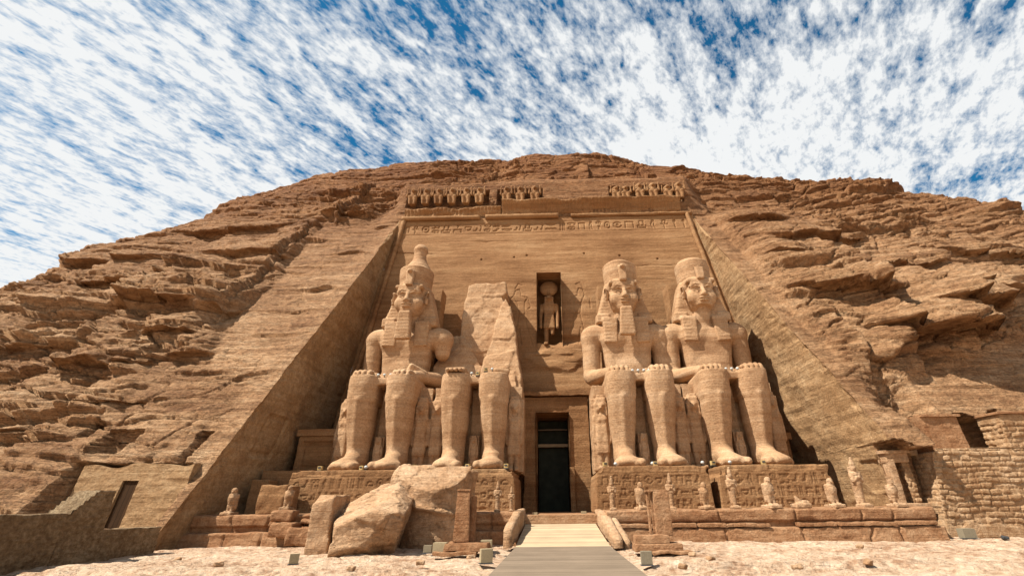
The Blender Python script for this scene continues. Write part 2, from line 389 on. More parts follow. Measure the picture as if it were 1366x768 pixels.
# bumps: X, Z, rx, height above lip, amplitude, softness of the lip
LIPS = [(27.2, 12.6, 3.8, 5.5, 3.6, .25), (32.0, 15.4, 3.4, 4.5, 2.9, .3), (23.4, 16.8, 3.2, 6.5, 2.6, .4), (25.5, 24.5, 5.0, 4.0, 1.6, .5),
        (21.8, 28.3, 2.8, 2.5, 1.4, .4), (36.5, 17.5, 3.0, 3.5, 1.7, .35), (30.5, 20.5, 4.5, 3.5, 1.2, .4), (23.0, 11.0, 1.8, 2.4, 1.2, .3),
        (40, 22, 6, 4, 1.3, .4), (20.6, 21.5, 1.5, 3.0, .9, .3), (44, 13, 5, 4, 1.6, .4),
        (-32.5, 17.5, 4.5, 6.0, 2.5, .8), (-29.5, 13.9, 2.2, 2.6, 1.6, .25), (-32.8, 11.4, 3.2, 2.0, 1.4, .25), (-27.5, 17.0, 1.5, 5.0, 1.2, .3),
        (-26.8, 12.2, 1.6, 2.6, 1.2, .25), (-40, 20.5, 5.5, 3.5, 1.5, .4), (-46, 25, 6.0, 4.0, 1.4, .5), (-28.5, 8.2, 2.4, 1.5, .7, .2),
        (-34, 6.5, 3.4, 2.2, .8, .2), (-30, 24.5, 4.5, 3.0, 1.3, .35), (-36, 30, 6, 3.5, 1.2, .4), (-41, 12.5, 5, 3, 1.1, .3), (-23.5, 32.6, 3.2, 2.2, .9, .2), (-19.5, 34.3, 2.4, 2.0, .8, .2)]
def layer(X, Zw, t, seed, soft=.06, lat=5., lip=.5):
    """beds of rock: each bed has its own overhang, a jutting lower lip and a recess under it"""
    i = np.floor(Zw/t); f = Zw/t-i
    def P(k): return vn(X/(t*lat)+_h((k).astype(np.int64), np.full(k.shape, seed), np.full(k.shape, 3))*50, k*7.7+seed)
    a, b = P(i), P(i-1); s_ = ss(0, soft, f)
    g0 = ss(-.15, .45, vn(X/(t*lat*.5)+i*5.3, i*3.1, seed)); g1 = ss(-.15, .45, vn(X/(t*lat*.5)+(i+1)*5.3, (i+1)*3.1, seed))
    return b+(a-b)*s_+lip*(g0*np.exp(-f/.30)*s_-1.25*g1*np.exp(-(1-f)/.13))
def cliff_disp(X, Z, Y, edge):
    """outward displacement in metres; edge = distance from the carved recess (m)"""
    wp = 1.3*vn(X/24, Z/30, 1.)+.35*vn(X/6, Z/9, 2.)
    Zw = Z+wp-.035*np.abs(X)
    D = 1.1*fbm(X/15, Z/13, 4., 3)
    amp = .38+.72*ss(-.25, .35, vn(X/11, Z/9, 9.)+.25*ss(25, 35, Z)-.15*ss(20, 26, X)*(Z < 26))
    rough = layer(X, Zw, 3.1, 11, .05, 3.4, .6)*.55+layer(X, Zw*1.0+.6*vn(X/3, Z/3, 3.), 1.17, 23, .08, 3.6, 1.1)*.30+layer(X, Zw+.2*vn(X/1.5, Z), .47, 37, .12, 5., 1.1)*.16
    xx = X+.7*fbm(X/2, Z/1.5, 7., 3); zz_ = Zw+.35*fbm(X/2, Z/1.5, 17., 3)
    _, e1, c1 = worley(xx/4.4, zz_/1.9, 5); _, e2, c2 = worley(xx/1.25, zz_/.55, 9)
    blk = .45+.8*ss(-.1, .4, vn(X/9+5, Z/7, 21.))
    rough += .42*c1*blk-.60*np.exp(-(e1/.035)**2)*(c1 > -.5)+.13*c2-.16*np.exp(-(e2/.055)**2)*(c2 > -.4)
    fine = .13*fbm(X/.8, Z/.4, 6., 4)-.10*np.abs(vn(X/1.7, Z/.33, 8.))
    D = D+rough*amp+fine
    # long near-vertical joints, one side standing proud
    for (xj, z0, z1, st) in ((24.9, 9, 24, .7), (29.9, 8, 20, .55), (34.2, 10, 22, .5), (21.2, 3, 14, .35), (27.4, 20, 36, .45), (39, 14, 30, .5), (-27.2, 16, 30, .4), (-35.5, 14, 29, -.6), (-31, 4, 12, -.4), (-44, 15, 26, -.6), (-24.4, 30, 42, .5), (-8, 37, 46, .4), (5.5, 37, 47, .45), (13, 37, 46, -.4)):
        dx = X-xj-.25*vn(Z/2.2, xj)-.08*vn(Z/.6, xj)-.06*(Z-z0)*np.sign(-xj)*0; gz = ss(z0-1, z0+1, Z)*(1-ss(z1-1.5, z1+1.5, Z))
        D = D+gz*(-st*np.exp(-np.abs(dx)/2.2)*np.sign(dx)*ss(0, .06, np.abs(dx))-.5*np.exp(-(dx/.07)**2))
    LH = 0*D
    for (bx_, bz, rx, hh, am, sf) in LIPS:
        xo = X+.6*vn(Z/2.5, X/3., bx_)*min(1, rx/3)
        zo = Z-bz-.5*vn(X/2.2, bz)-.07*(X-bx_)**2/rx*np.sign(1)
        g = np.exp(-(np.abs(xo-bx_)/rx)**3)*np.where(zo > 0, np.exp(-(zo/hh)**2), 1-ss(0, sf, -zo))
        LH = LH+am*g
    # hollow with broken rock on the right, smooth plane beyond it
    D = D-2.0*np.exp(-((X-21.4)/1.7)**2-((Z-7.6)/1.6)**2)*(1+.5*fbm(X/.7, Z/.7, 3., 3))
    # smoothed (dressed) faces
    dl = ss(-26.2, -25.5, X+.5*vn(Z/3, 3.)+.05*(Z-18))*ss(-17.2, -18.0, X)*ss(10.5, 13, Z+1.5*vn(X/3, 8.))*(1-ss(31.5, 33.5, Z+1.0*vn(X/2.2, 5.)-.25*(X+22)))
    dr = ss(14, 15, X)*(1-ss(1.8, 2.4, X-xr(Z)+.7*vn(Z/4, 9.)+.4))*ss(9, 12, Z)
    dp = ss(22.6, 23.4, X+.4*vn(Z/2, 1.))*(1-ss(9.5, 11.0, Z-.30*(X-25)))*ss(4.5, 6, Z)
    m = np.clip(np.maximum(np.maximum(dl, dr), dp), 0, 1)
    sm = -.25+.06*fbm(X/5, Z*1.2, 3., 3)+layer(X, Zw+.5*vn(X/2, Z/3, 2.), 2.7, 51, .03, 2.2, .7)*.26*(1-dp)+layer(X, Zw, .8, 57, .05, 6., .8)*.075+.03*fbm(X/.6, Z/.3, 2., 3)
    sm = sm-.10*np.exp(-(e1/.03)**2)*(c1 > .3)-dp*.5
    D = D*(1-m)+sm*m
    # keep near the recess edge close to the base plane so the side walls read straight
    k = ss(0, 3.2, edge)
    D = D*(k+(1-k)*.22); LH = LH*k*(1-m)
    return D, LH
def build_cliff():
    sp_ = .09
    dz = sp_*math.sin(A0); itop = int(round((ZT+1)/dz)); p0 = (ZT+1)/math.sin(A0)/itop
    NP = itop+int(34/p0); p = np.arange(NP)*p0
    # stretch rows over the crown
    p[itop+200:] = p[itop+200]+np.cumsum(np.linspace(p0, p0*3.4, len(p)-itop-200))
    def out(n, d0, d1): return np.cumsum(np.linspace(d0, d1, n))
    dL = out(620, .08, .18); dR = out(460, .08, .145)
    NM = 300; u = np.linspace(0, 1, NM)
    Zr = -1+p*math.sin(A0)                       # row height near the recess
    XL, XR = xl(np.clip(Zr, 0, ZT)), xr(np.clip(Zr, 0, ZT))
    X = np.concatenate([XL[None]-dL[::-1, None], XL[None]+(XR-XL)[None]*u[:, None], XR[None]+dR[:, None]], 0)
    nl, nr = len(dL), len(dR)
    P = np.broadcast_to(p[None], X.shape)
    Y, Z, ang = profile(X, P)
    # the brow over the facade stands steeper
    Xm = np.maximum(xl(99.)-X, X-xr(99.)); lat = 1-ss(0, 3.0, Xm)
    Yf = 43.05+.12*(Z-ZT); bl = ss(36.4, 40.5, Z); Yn = Yf*(1-bl)+Y*bl
    on = (Z >= ZT-.001)
    Y = np.where(on, Y+(Yn-Y)*lat, Y)
    below = ~on & (lat > 0) & (Xm > 0)
    edge = np.where(Z < ZT, np.maximum(Xm*0, np.maximum(xl(Z)-X, X-xr(Z))), np.hypot(np.maximum(Xm, 0), np.maximum(0, (Z-36.4)*1.0)))
    edge = np.where((Xm < 0) & (Z < 36.4), 0, edge)
    D, LH = cliff_disp(X, Z, Y, edge); D = D*(.45+.55*ss(.05, .75, ang))
    # brow strata (over baboon frieze)
    ny, nz = -np.sin(ang), np.cos(ang)
    V = np.stack([X+.25*D*np.clip((X)/60, -1, 1)*ss(20, 40, np.abs(X)), Y+ny*D-LH, Z+nz*D-.12*LH], -1)
    # local carving: flat pockets cut into the rock (x0, x1, z0, z1, Y)
    for (a, b, c, d, yy) in ((-26.3, -19.8, -1, 4.0, 27.2), (17.5, 30, -1, 4.7, 28.5), (20.5, 30, -1, 6.4, 30.3), (22.8, 25.4, 4.2, 5.9, 30.2), (-21.15, -20.65, 4.0, 5.9, 28.2), (-27.9, -27.2, 5.6, 6.6, 28.4), (-26.4, -24.4, 4.6, 6.0, 27.6)):
        q = (V[..., 0] > a) & (V[..., 0] < b+.25*(V[..., 2]-c-1)*(a < -20)*(b-a < 3)) & (V[..., 2] > c) & (V[..., 2] < d+.4*vn(V[..., 0]*.9, 4.)*(a > 0)) & (Xm > -.01)
        V[..., 1] = np.where(q, np.maximum(V[..., 1], yy), V[..., 1])
    # sunk panels behind the baboons
    for (a, b) in ((-17.0, -7.2), (-6.3, -1.0), (6.9, 15.2)):
        q = (V[..., 0] > a) & (V[..., 0] < b) & (V[..., 2] > 33.0) & (V[..., 2] < 35.45+.2*vn(V[..., 0]*.7, 5.)) & (Xm < 0)
        V[..., 1] = np.where(q, V[..., 1]+.95, V[..., 1])
    i, j = np.meshgrid(np.arange(X.shape[0]-1), np.arange(NP-1), indexing='ij')
    keep = ~((i >= nl) & (i < nl+NM-1) & (j < itop))
    F = gridf(X.shape[0], NP, keep)
    used = np.zeros(X.size, bool); used[F.ravel()] = True; remap = np.cumsum(used)-1
    Vf = V.reshape(-1, 3)
    o = mk('cliff', Vf[used], remap[F], MAT['cliff_rock']); tag(o, kind='structure')
    # back-fill far behind so that the hill is a solid from other viewpoints
    return V, nl, NM, itop, Zr
CV, NL, NMID, ITOP, ZROW = build_cliff()

# ------------------------------------------------------------------ ground, walkway, ramp
def ax_(lo, hi, d, far):
    n = int((hi-lo)/d); c = np.linspace(lo, hi, n); e = np.cumsum(np.geomspace(d*2, far, 24)); return np.concatenate([lo-e[::-1], c, hi+e])
gx, gy = ax_(-21, 29, .085, 180), ax_(9, 28, .075, 180)
X, Y = np.meshgrid(gx, gy, indexing='ij')
near = ss(32, 24, np.abs(X-3))*ss(2, 8, Y)
warp = .6*fbm(X/3, Y/2, 5., 3)
lr = (.9*fbm(X/9, Y/2.2, 8., 3)+.45*vn(X/2.5, Y/.9)+.15*vn(X/.8, Y/.5))*4; led = (np.floor(lr)+ss(.80, 1., lr-np.floor(lr)))/4
_, e1, c1 = worley(X/1.1+warp, Y/.55+warp, 4)
Z = near*((.10+.22*ss(19.5, 16.5, Y))*led+.05*fbm(X/1.2, Y/.7, 1., 4)+.045*c1-.045*np.exp(-(e1/.07)**2)+.03*fbm(X/.3, Y/.2, 3., 3))
wk = ss(3.0, 2.1, np.abs(X-.2)); Z = Z*(1-wk)-.10*wk
Z = Z-.06
o = mk('ground', np.stack([X, Y, Z], -1).reshape(-1, 3), gridf(len(gx), len(gy)), MAT['ground_rock']); tag(o, kind='structure')
def slab(name, quad, th, mat, kind=None):
    V = [*quad, *[(a, b, c-th) for a, b, c in quad]]
    F = [(0, 1, 2, 3), (7, 6, 5, 4), (0, 4, 5, 1), (1, 5, 6, 2), (2, 6, 7, 3), (3, 7, 4, 0)]
    o = mk(name, V, F, MAT[mat], smooth=False); 
    if kind: tag(o, kind=kind)
    return o
slab('walkway', [(-1.85, 4, .06), (2.3, 4, .06), (2.27, 23.0, .06), (-1.9, 23.0, .06)], .2, 'walk_wood', 'structure')
slab('ramp', [(-1.9, 23.02, .065), (2.27, 23.02, .065), (2.0, 30.2, 1.02), (-1.75, 30.2, 1.02)], .15, 'ramp_wood', 'structure')

# ------------------------------------------------------------------ engraved signs
def _arc(cx, cy, r, a0, a1, n=8, ry=None):
    ry = ry or r; t = np.radians(np.linspace(a0, a1, n)); p = np.stack([cx+r*np.cos(t), cy+ry*np.sin(t)], -1); return [(*p[i], *p[i+1]) for i in range(n-1)]
def _pl(*p): return [(*p[i], *p[i+1]) for i in range(len(p)-1)]
GL = [
    _arc(.5, .5, .36, 0, 360, 12)+_arc(.5, .5, .08, 0, 360, 5),                                        # sun disc
    _pl((.05, .45), (.2, .6), (.35, .45), (.5, .6), (.65, .45), (.8, .6), (.95, .45)),                   # water
    _pl((.5, .02), (.5, .6), (.35, .8), (.5, .98), (.62, .8), (.5, .6)),                                 # reed
    _pl((.1, .25), (.35, .3), (.6, .55), (.62, .8), (.78, .85), (.92, .78), (.78, .7), (.74, .45), (.5, .25), (.1, .25))+_pl((.5, .25), (.5, .02), (.65, .02)),  # bird
    _pl((.5, .02), (.5, .55))+_pl((.2, .52), (.8, .52))+_arc(.5, .75, .15, -90, 270, 9, .2),              # looped cross
    _arc(.5, .5, .42, 20, 160, 7, .3)+_arc(.5, .5, .42, 200, 340, 7, .3)+_arc(.5, .5, .1, 0, 360, 6),    # eye
    _pl((.15, .15), (.15, .8), (.85, .8), (.85, .15)),                                                   # house
    _pl((.05, .2), (.3, .2), (.4, .5), (.55, .2), (.8, .2), (.9, .6), (.78, .75)),                       # snake
    _arc(.5, .3, .36, 0, 180, 8)+_pl((.14, .3), (.86, .3)),                                              # loaf
    _arc(.5, .65, .4, 180, 360, 8)+_pl((.1, .65), (.9, .65)),                                            # basket
    _pl((.3, .02), (.3, .9), (.15, .98))+_pl((.6, .05), (.6, .95))+_pl((.82, .05), (.82, .95)),          # staffs
    _pl((.1, .1), (.9, .1), (.9, .35), (.1, .35), (.1, .1))+_pl((.3, .35), (.3, .9), (.7, .9), (.7, .35)),  # stool
    _pl((.45, .02), (.3, .5), (.45, .75), (.7, .7), (.6, .4), (.75, .02))+_arc(.55, .87, .1, 0, 360, 7), # seated man
]
def glyphs(U, V, cells, w=.035):
    """cells: (u0, v0, width, height, sign index) ; returns 0..1 groove depth"""
    shp = U.shape; U = U.ravel(); V = V.ravel(); out = np.zeros(U.shape, np.float32)
    for (u0, v0, cw, ch, g) in cells:
        m = np.flatnonzero((U > u0) & (U < u0+cw) & (V > v0) & (V < v0+ch))
        if not len(m): continue
        a, b = U[m], V[m]; d = np.full(len(m), 9., np.float32)
        for (x0, y0, x1, y1) in GL[int(g)]:
            x0, x1 = u0+x0*cw, u0+x1*cw; y0, y1 = v0+y0*ch, v0+y1*ch; dx, dy = x1-x0, y1-y0
            t = np.clip(((a-x0)*dx+(b-y0)*dy)/(dx*dx+dy*dy+1e-9), 0, 1); d = np.minimum(d, np.hypot(a-x0-t*dx, b-y0-t*dy))
        out[m] = np.maximum(out[m], np.exp(-(d/w)**4))
    return out.reshape(shp)
def row_cells(u0, u1, v0, h, seed, gap=.12, wid=(.55, 1.05)):
    r = np.random.RandomState(int(seed)); c = []; u = u0
    while u < u1-h*.5:
        w_ = h*r.uniform(*wid)
        if r.rand() < .3:
            c += [(u, v0, w_, h*.48, r.randint(len(GL))), (u, v0+h*.52, w_, h*.48, r.randint(len(GL)))]
        else: c.append((u, v0, w_, h, r.randint(len(GL))))
        u += w_+gap*h
    return c
def lines_h(U, V, segs, w):
    d = np.full(U.shape, 9., np.float32)
    for s_ in segs:
        for k in range(len(s_)-1):
            (x0, y0), (x1, y1) = s_[k], s_[k+1]; dx, dy = x1-x0, y1-y0
            t = np.clip(((U-x0)*dx+(V-y0)*dy)/(dx*dx+dy*dy+1e-9), 0, 1); d = np.minimum(d, np.hypot(U-x0-t*dx, V-y0-t*dy))
    return np.exp(-(d/w)**4)

# ------------------------------------------------------------------ temple facade
FAC = empty('temple_facade', (0, 38, 0), 'recessed sandstone temple front cut into the cliff, with doorway, niche, inscribed band and baboon frieze', 'temple front')
def W(P):   # world to facade-local
    P = np.array(P, float); P[..., 1] -= 38; return P
def fy(z): return 38+.16*z
nz_ = 470; nx_ = 560
zr = np.linspace(.6, ZT, nz_); u = np.linspace(0, 1, nx_)
Zf = np.broadcast_to(zr[None], (nx_, nz_)); Xf = xl(Zf)+(xr(Zf)-xl(Zf))*u[:, None]
G = glyphs(Xf, Zf, row_cells(-16.6, 15.4, 28.95, 1.25, 5), .075)
figL = [[(-4.0, 15.0), (-3.55, 17.2), (-3.35, 18.4), (-3.5, 19.6), (-3.9, 20.6), (-3.75, 21.2), (-3.35, 21.3), (-3.2, 20.9), (-3.2, 20.5), (-2.5, 20.3), (-2.2, 19.2), (-2.5, 19.0)],
        [(-3.35, 18.4), (-2.75, 18.4), (-2.6, 17.2), (-2.0, 15.0)], [(-3.3, 16.9), (-3.05, 15.1)], [(-3.9, 20.6), (-4.4, 20.0), (-4.4, 19.0)], [(-2.75, 18.4), (-2.8, 19.8), (-2.5, 20.3)],
        [(-3.8, 21.4), (-3.5, 22.0), (-3.1, 21.8)]]
figR = [[(x if False else (-x-.75), z) for x, z in s_] for s_ in figL]
Gf = lines_h(Xf, Zf, figL, .055)+lines_h(Xf, Zf, [[(x, z) for x, z in s_] for s_ in figR], .055)
_, ew, cw_ = worley(Xf/3.3, Zf/1.9, 2)
dY = .05*fbm(Xf/2.5, Zf/.5, 3., 4)+.07*fbm(Xf/6, Zf/4, 1., 3)+.10*G+.07*Gf
dY = dY+.05*np.exp(-((Zf-28.75)/.05)**2)+.05*np.exp(-((Zf-30.35)/.05)**2)
for zc_, am, x0 in ((26.2, .10, 0), (24.1, .07, 9), (19.8, .06, 4), (17.0, .05, -8), (13.2, .06, 3), (27.7, .05, 6)):   # bedding cracks
    zz2 = zc_+.25*vn(Xf/6, zc_)+.06*vn(Xf/.9, zc_); dY = dY+am*np.exp(-((Zf-zz2)/.045)**2)*ss(-.3, .3, vn(Xf/5+x0, zc_))
for (hx, hz) in ((-4.0, 25.4), (-2.7, 25.6), (7.1, 25.3), (-7.5, 25.2), (3.4, 25.7), (11, 24.8)):      # beam holes
    dY = dY+.5*(np.hypot(Xf-hx, Zf-hz) < .10)
# broken rock at the foot of the niche
dY = dY+.5*np.exp(-((Xf-1.3)/1.6)**2-((Zf-15.6)/.35)**2)-.2*ss(.15, .5, np.exp(-((Xf-.4)/2.4)**2-((Zf-13.7)/1.2)**2)+.22*fbm(Xf/1.2, Zf/.7, 9., 4))*(1+.5*layer(Xf, Zf, .7, 3, .1, 2.))
Yf = fy(Zf)+dY
V = np.stack([Xf, Yf, Zf], -1).reshape(-1, 3)
ii, jj = np.meshgrid(np.arange(nx_-1), np.arange(nz_-1), indexing='ij')
cxm = (Xf[:-1, :-1]+Xf[1:, 1:])/2; czm = (Zf[:-1, :-1]+Zf[1:, 1:])/2
nb = 15.2+.35*vn(cxm*1.3, 3.)
hole = ((cxm > -1.55) & (cxm < 1.02) & (czm < 8.35)) | ((cxm > -1.57) & (cxm < .78) & (czm < 22.5) & (czm > nb))
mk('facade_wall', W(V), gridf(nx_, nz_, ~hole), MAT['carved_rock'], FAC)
def sides(left):
    n = 150; j = np.arange(0, ITOP+1); outer = CV[NL if left else NL+NMID-1][:ITOP+1]
    t = np.linspace(0, 1, n)**1.15; Zi = ZROW[:ITOP+1]; xi = (xl if left else xr)(Zi)
    inner = np.stack([xi, fy(Zi)+.05, Zi], -1)
    P = outer[None]*(1-t[:, None, None])+inner[None]*t[:, None, None]
    sg = 1. if left else -1.
    A, B = P[..., 1], P[..., 2]
    _, e, c = worley(A/3.2, B/2.4, 7)
    d = .28*fbm(A/4, B/4, 2., 3)+.07*fbm(A/.9, B/.9, 6., 4)+.07*fbm(A/2.2-B/6, B/.45, 8., 3)-.05*np.exp(-(e/.02)**2)*(c > .2)
    chip = ss(.12, 0, t)[:, None]*(.35*np.maximum(0, fbm(A/1.1, B/.9, 4., 4)))
    d = (d*ss(0, .04, t)[:, None]*ss(1, .97, t)[:, None]-chip)
    if left:      # carved stela low on the left wall
        for (y0, y1, z0, z1) in ((29.3, 31.6, 4.6, 7.4),):
            yy = A-.32*(B-4.6); q = np.minimum(np.minimum(yy-y0, y1-yy), np.minimum(B-z0, z1-B)); d = d-.14*ss(0, .08, q)+.07*ss(.35, .4, q)
    else:
        yy = A; q = np.minimum(np.minimum(yy-28.1, 30.3-yy), np.minimum(B-2.2, 3.9-B)); d = d-.13*ss(0, .07, q)
    P[..., 0] += sg*d
    F = gridf(n, ITOP+1)
    o = mk('side_wall', W(P.reshape(-1, 3)), F if left else F[:, ::-1], MAT['side_rock'], FAC)
sides(True); sides(False)
def tube(name, pts, r, mat, parent, nseg=14, step=.25, wob=.04, loc=(0, 0, 0)):
    pts = np.array(pts, float); d = np.r_[0, np.cumsum(np.linalg.norm(np.diff(pts, axis=0), axis=1))]; n = max(2, int(d[-1]/step)); t = np.linspace(0, d[-1], n)
    C_ = np.stack([np.interp(t, d, pts[:, k]) for k in range(3)], -1); T = np.gradient(C_, axis=0); T /= np.linalg.norm(T, axis=1, keepdims=True)
    a = np.cross(T, [0.3, 1, .1]); a /= np.linalg.norm(a, axis=1, keepdims=True); b = np.cross(T, a); th = np.linspace(0, 2*np.pi, nseg, endpoint=False)
    rr = r*(1+wob*3*vn(t[:, None]*.8, th[None]*1.2, r*9)+wob*2*vn(t[:, None]*3, th[None]*2, 3.))
    P = C_[:, None]+rr[..., None]*(np.cos(th)[None, :, None]*a[:, None]+np.sin(th)[None, :, None]*b[:, None])
    i, j = np.meshgrid(np.arange(n-1), np.arange(nseg), indexing='ij'); F = np.stack([i*nseg+j, i*nseg+(j+1) % nseg, (i+1)*nseg+(j+1) % nseg, (i+1)*nseg+j], -1).reshape(-1, 4)
    V = P.reshape(-1, 3)-np.array(loc); k = len(V); V = np.concatenate([V, [C_[0]-loc, C_[-1]-loc]])
    F = [tuple(q) for q in F]+[(k, (q+1) % nseg, q) for q in range(nseg)]+[(k+1, (n-1)*nseg+q, (n-1)*nseg+(q+1) % nseg) for q in range(nseg)]
    return mk(name, V, F, MAT[mat], parent)
O38 = (0, 38, 0)
tube('torus_moulding', [(-16.9, 42.75, 31.05), (-8, 42.75, 31.02)], .27, 'carved_rock', FAC, loc=O38)
tube('torus_moulding', [(-7.4, 42.75, 31.02), (0.8, 42.72, 31.0)], .30, 'carved_rock', FAC, loc=O38)
tube('torus_moulding', [(2.2, 42.8, 31.0), (15.7, 42.8, 30.95)], .20, 'carved_rock', FAC, wob=.1, loc=O38)
for s_, f_ in ((.62, xl), (-.62, xr)):
    tube('torus_moulding', [(f_(z)+s_, fy(z)-.12, z) for z in np.linspace(4.6, 30.9, 20)], .24, 'carved_rock', FAC, loc=O38)
# cavetto cornice: intact right half, worn left half
def cornice(x0, x1, z0, z1, fl, y0, seed, wear):
    nx = int((x1-x0)/.06); nz = 34; x = np.linspace(x0, x1, nx)[:, None]; v = np.linspace(0, 1, nz)[None]
    Z = z0+(z1-z0)*np.minimum(v/.86, 1)+0*x; y = y0-fl*np.clip(v/.8, 0, 1)**2.2+0*x
    y = np.where(v > .86, y0-fl+(v-.86)/.14*(fl+1.0), y)
    rib = .5+.5*np.cos(x*2*np.pi/.42); y = y-.09*rib*ss(.05, .12, v)*ss(.8, .74, v)
    wr = wear*np.maximum(0, fbm(x/1.8, Z/.8, seed, 4)+.2); y = y+wr; Z = Z-wr*.5*v+.05*fbm(x/.7, Z, 4., 3)
    P = np.stack([x+0*Z, y, Z], -1).reshape(-1, 3)
    return mk('cornice', W(P), gridf(nx, nz), MAT['carved_rock'], FAC)
cornice(-5.6, 14.6, 31.25, 33.15, .75, 43.0, 3., .35)
cornice(-16.7, -5.7, 31.3, 32.5, .30, 42.95, 8., .55)
# door: surround, ledge, passage, leaf
mz = MAT['carved_rock']
boxmesh((-2.42, .5, 4.9), (.80, .62, 4.2), .10, mz, 'door_jamb', FAC, noise=.05, ns=1.2)
boxmesh((1.86, .5, 4.9), (.78, .62, 4.2), .10, mz, 'door_jamb', FAC, noise=.05, ns=1.2)
boxmesh((-.28, .62, 9.15), (2.95, .66, .60), .10, mz, 'door_lintel', FAC, noise=.07, ns=1.)
boxmesh((-.28, .45, 10.0), (3.15, .85, .16), .09, mz, 'door_ledge', FAC, noise=.12, ns=1.1)
# remains of a lower screen wall in the doorway
boxmesh((-2.05, -.5, 2.35), (.5, .45, 1.55), .08, mz, 'screen_stub', FAC, noise=.06, ns=1.5, tap=(.8, 1))
boxmesh((1.18, -.35, 2.6), (.17, .3, 1.7), .07, mz, 'screen_stub', FAC, noise=.04, ns=1.5)
def quadbox(name, x0, x1, y0, y1, z0, z1, mat, parent):     # open-fronted passage
    V = [(x0, y0, z0), (x0, y1, z0), (x0, y1, z1), (x0, y0, z1), (x1, y0, z0), (x1, y1, z0), (x1, y1, z1), (x1, y0, z1)]
    V = [(a, b-38, c) for a, b, c in V]
    return mk(name, V, [(0, 1, 2, 3), (7, 6, 5, 4), (3, 2, 6, 7), (0, 4, 5, 1), (1, 5, 6, 2)], MAT[mat], parent, smooth=False)
quadbox('passage', -1.58, 1.05, 37.7, 46, .6, 8.42, 'carved_rock', FAC)
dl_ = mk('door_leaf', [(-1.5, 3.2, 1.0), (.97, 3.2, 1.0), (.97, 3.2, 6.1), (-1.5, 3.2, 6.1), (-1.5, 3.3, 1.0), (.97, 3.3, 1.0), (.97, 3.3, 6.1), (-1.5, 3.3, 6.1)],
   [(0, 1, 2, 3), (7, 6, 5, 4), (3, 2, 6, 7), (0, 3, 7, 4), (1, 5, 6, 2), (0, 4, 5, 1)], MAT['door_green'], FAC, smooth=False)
boxmesh((-.27, 2.9, 6.25), (1.28, .25, .13), .2, MAT['ramp_wood'], 'door_beam', FAC, noise=.01)
boxmesh((-.27, 2.9, 7.55), (1.28, .12, .06), .2, MAT['walk_wood'], 'door_beam', FAC, noise=.01)
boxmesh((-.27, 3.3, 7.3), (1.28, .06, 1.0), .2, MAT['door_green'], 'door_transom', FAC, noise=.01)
# niche with the falcon-headed god carrying a sun disc
quadbox('niche', -1.60, .81, 40.2, 43.2, 14.4, 22.55, 'carved_rock', FAC)
def god_mesh():
    s = Sdf((-1.3, -.9, -.2), (1.3, .9, 7.4), .055)
    for sx in (-1, 1):
        if sx < 0: s.put(cap((sx*.28, .0, .1), (sx*.27, .05, 2.6), .18, .26), .05); s.put(bx((sx*.30, -.3, .12), (.19, .45, .14), .08), .05)
        else: s.put(cap((sx*.28, 0, 1.35), (sx*.27, .05, 2.6), .2, .26), .05)
        s.put(cap((sx*.72, .1, 4.35), (sx*.80, 0, 3.2), .2, .17), .06); s.put(cap((sx*.80, 0, 3.2), (sx*.78, -.15, 2.15), .17, .13), .06); s.put(ell((sx*.78, -.2, 1.95), (.14, .16, .22)), .05)
    s.put(bx((0, 0, 2.5), (.56, .32, .75), .16, tap=(.86, 1)), .08); s.put(bx((0, .05, 3.8), (.44, .28, .75), .2, tap=(1.5, 1)), .15)
    s.put(cap((0, .1, 4.5), (0, .0, 5.0), .26, .26), .1); s.put(ell((0, -.05, 5.1), (.30, .38, .32)), .1); s.put(cap((0, -.3, 5.08), (0, -.58, 4.92), .12, .05), .06)
    for sx in (-1, 1): s.put(bx((sx*.34, .05, 4.75), (.13, .26, .55), .08, tap=(.8, 1)), .08)
    s.put(ell((0, .05, 6.25), (.90, .34, .86)), .0); s.put(bx((0, -.25, 5.7), (.07, .12, .25), .04), .04)
    V, F = s.mesh(); return erode(V, F, .03, 1.5, 3.), F
V, F = god_mesh(); V = V*1.02+np.array([-.42, 40.6-38+.25, 15.05]); V[:, 1] += .12*(V[:, 2]-15.)
mk('niche_god', V, F, MAT['carved_rock'], FAC)
# baboon frieze
def baboon_mesh():
    s = Sdf((-.95, -1., -.1), (.95, .8, 2.6), .065)
    s.put(bx((0, 0, .75), (.42, .40, .75), .25, tap=(.8, .9)), 0); s.put(ell((0, .0, 1.35), (.52, .42, .5)), .15)
    s.put(ell((0, -.1, 1.95), (.34, .36, .34)), .1); s.put(bx((0, -.48, 1.82), (.15, .25, .14), .06), .08); s.put(ell((0, 0, 1.9), (.5, .3, .42)), .1)
    for sx in (-1, 1):
        s.put(cap((sx*.30, -.35, .1), (sx*.34, -.42, .95), .17, .2), .06); s.put(cap((sx*.34, -.42, .95), (sx*.3, .05, .5), .22, .2), .06)
        s.put(cap((sx*.42, -.1, 1.45), (sx*.72, -.35, 1.15), .16, .13), .06); s.put(cap((sx*.72, -.35, 1.15), (sx*.66, -.45, 1.95), .12, .10), .05); s.put(ell((sx*.66, -.45, 2.05), (.13, .1, .17)), .03)
    V, F = s.mesh(); return erode(V, F, .07, 1.6, 9.), F
BV, BF = baboon_mesh()
bpx = [551, 568, 585, 603, 622, 640, 676, 694, 713, 820, 832, 851, 869, 888, 903]
b0 = None
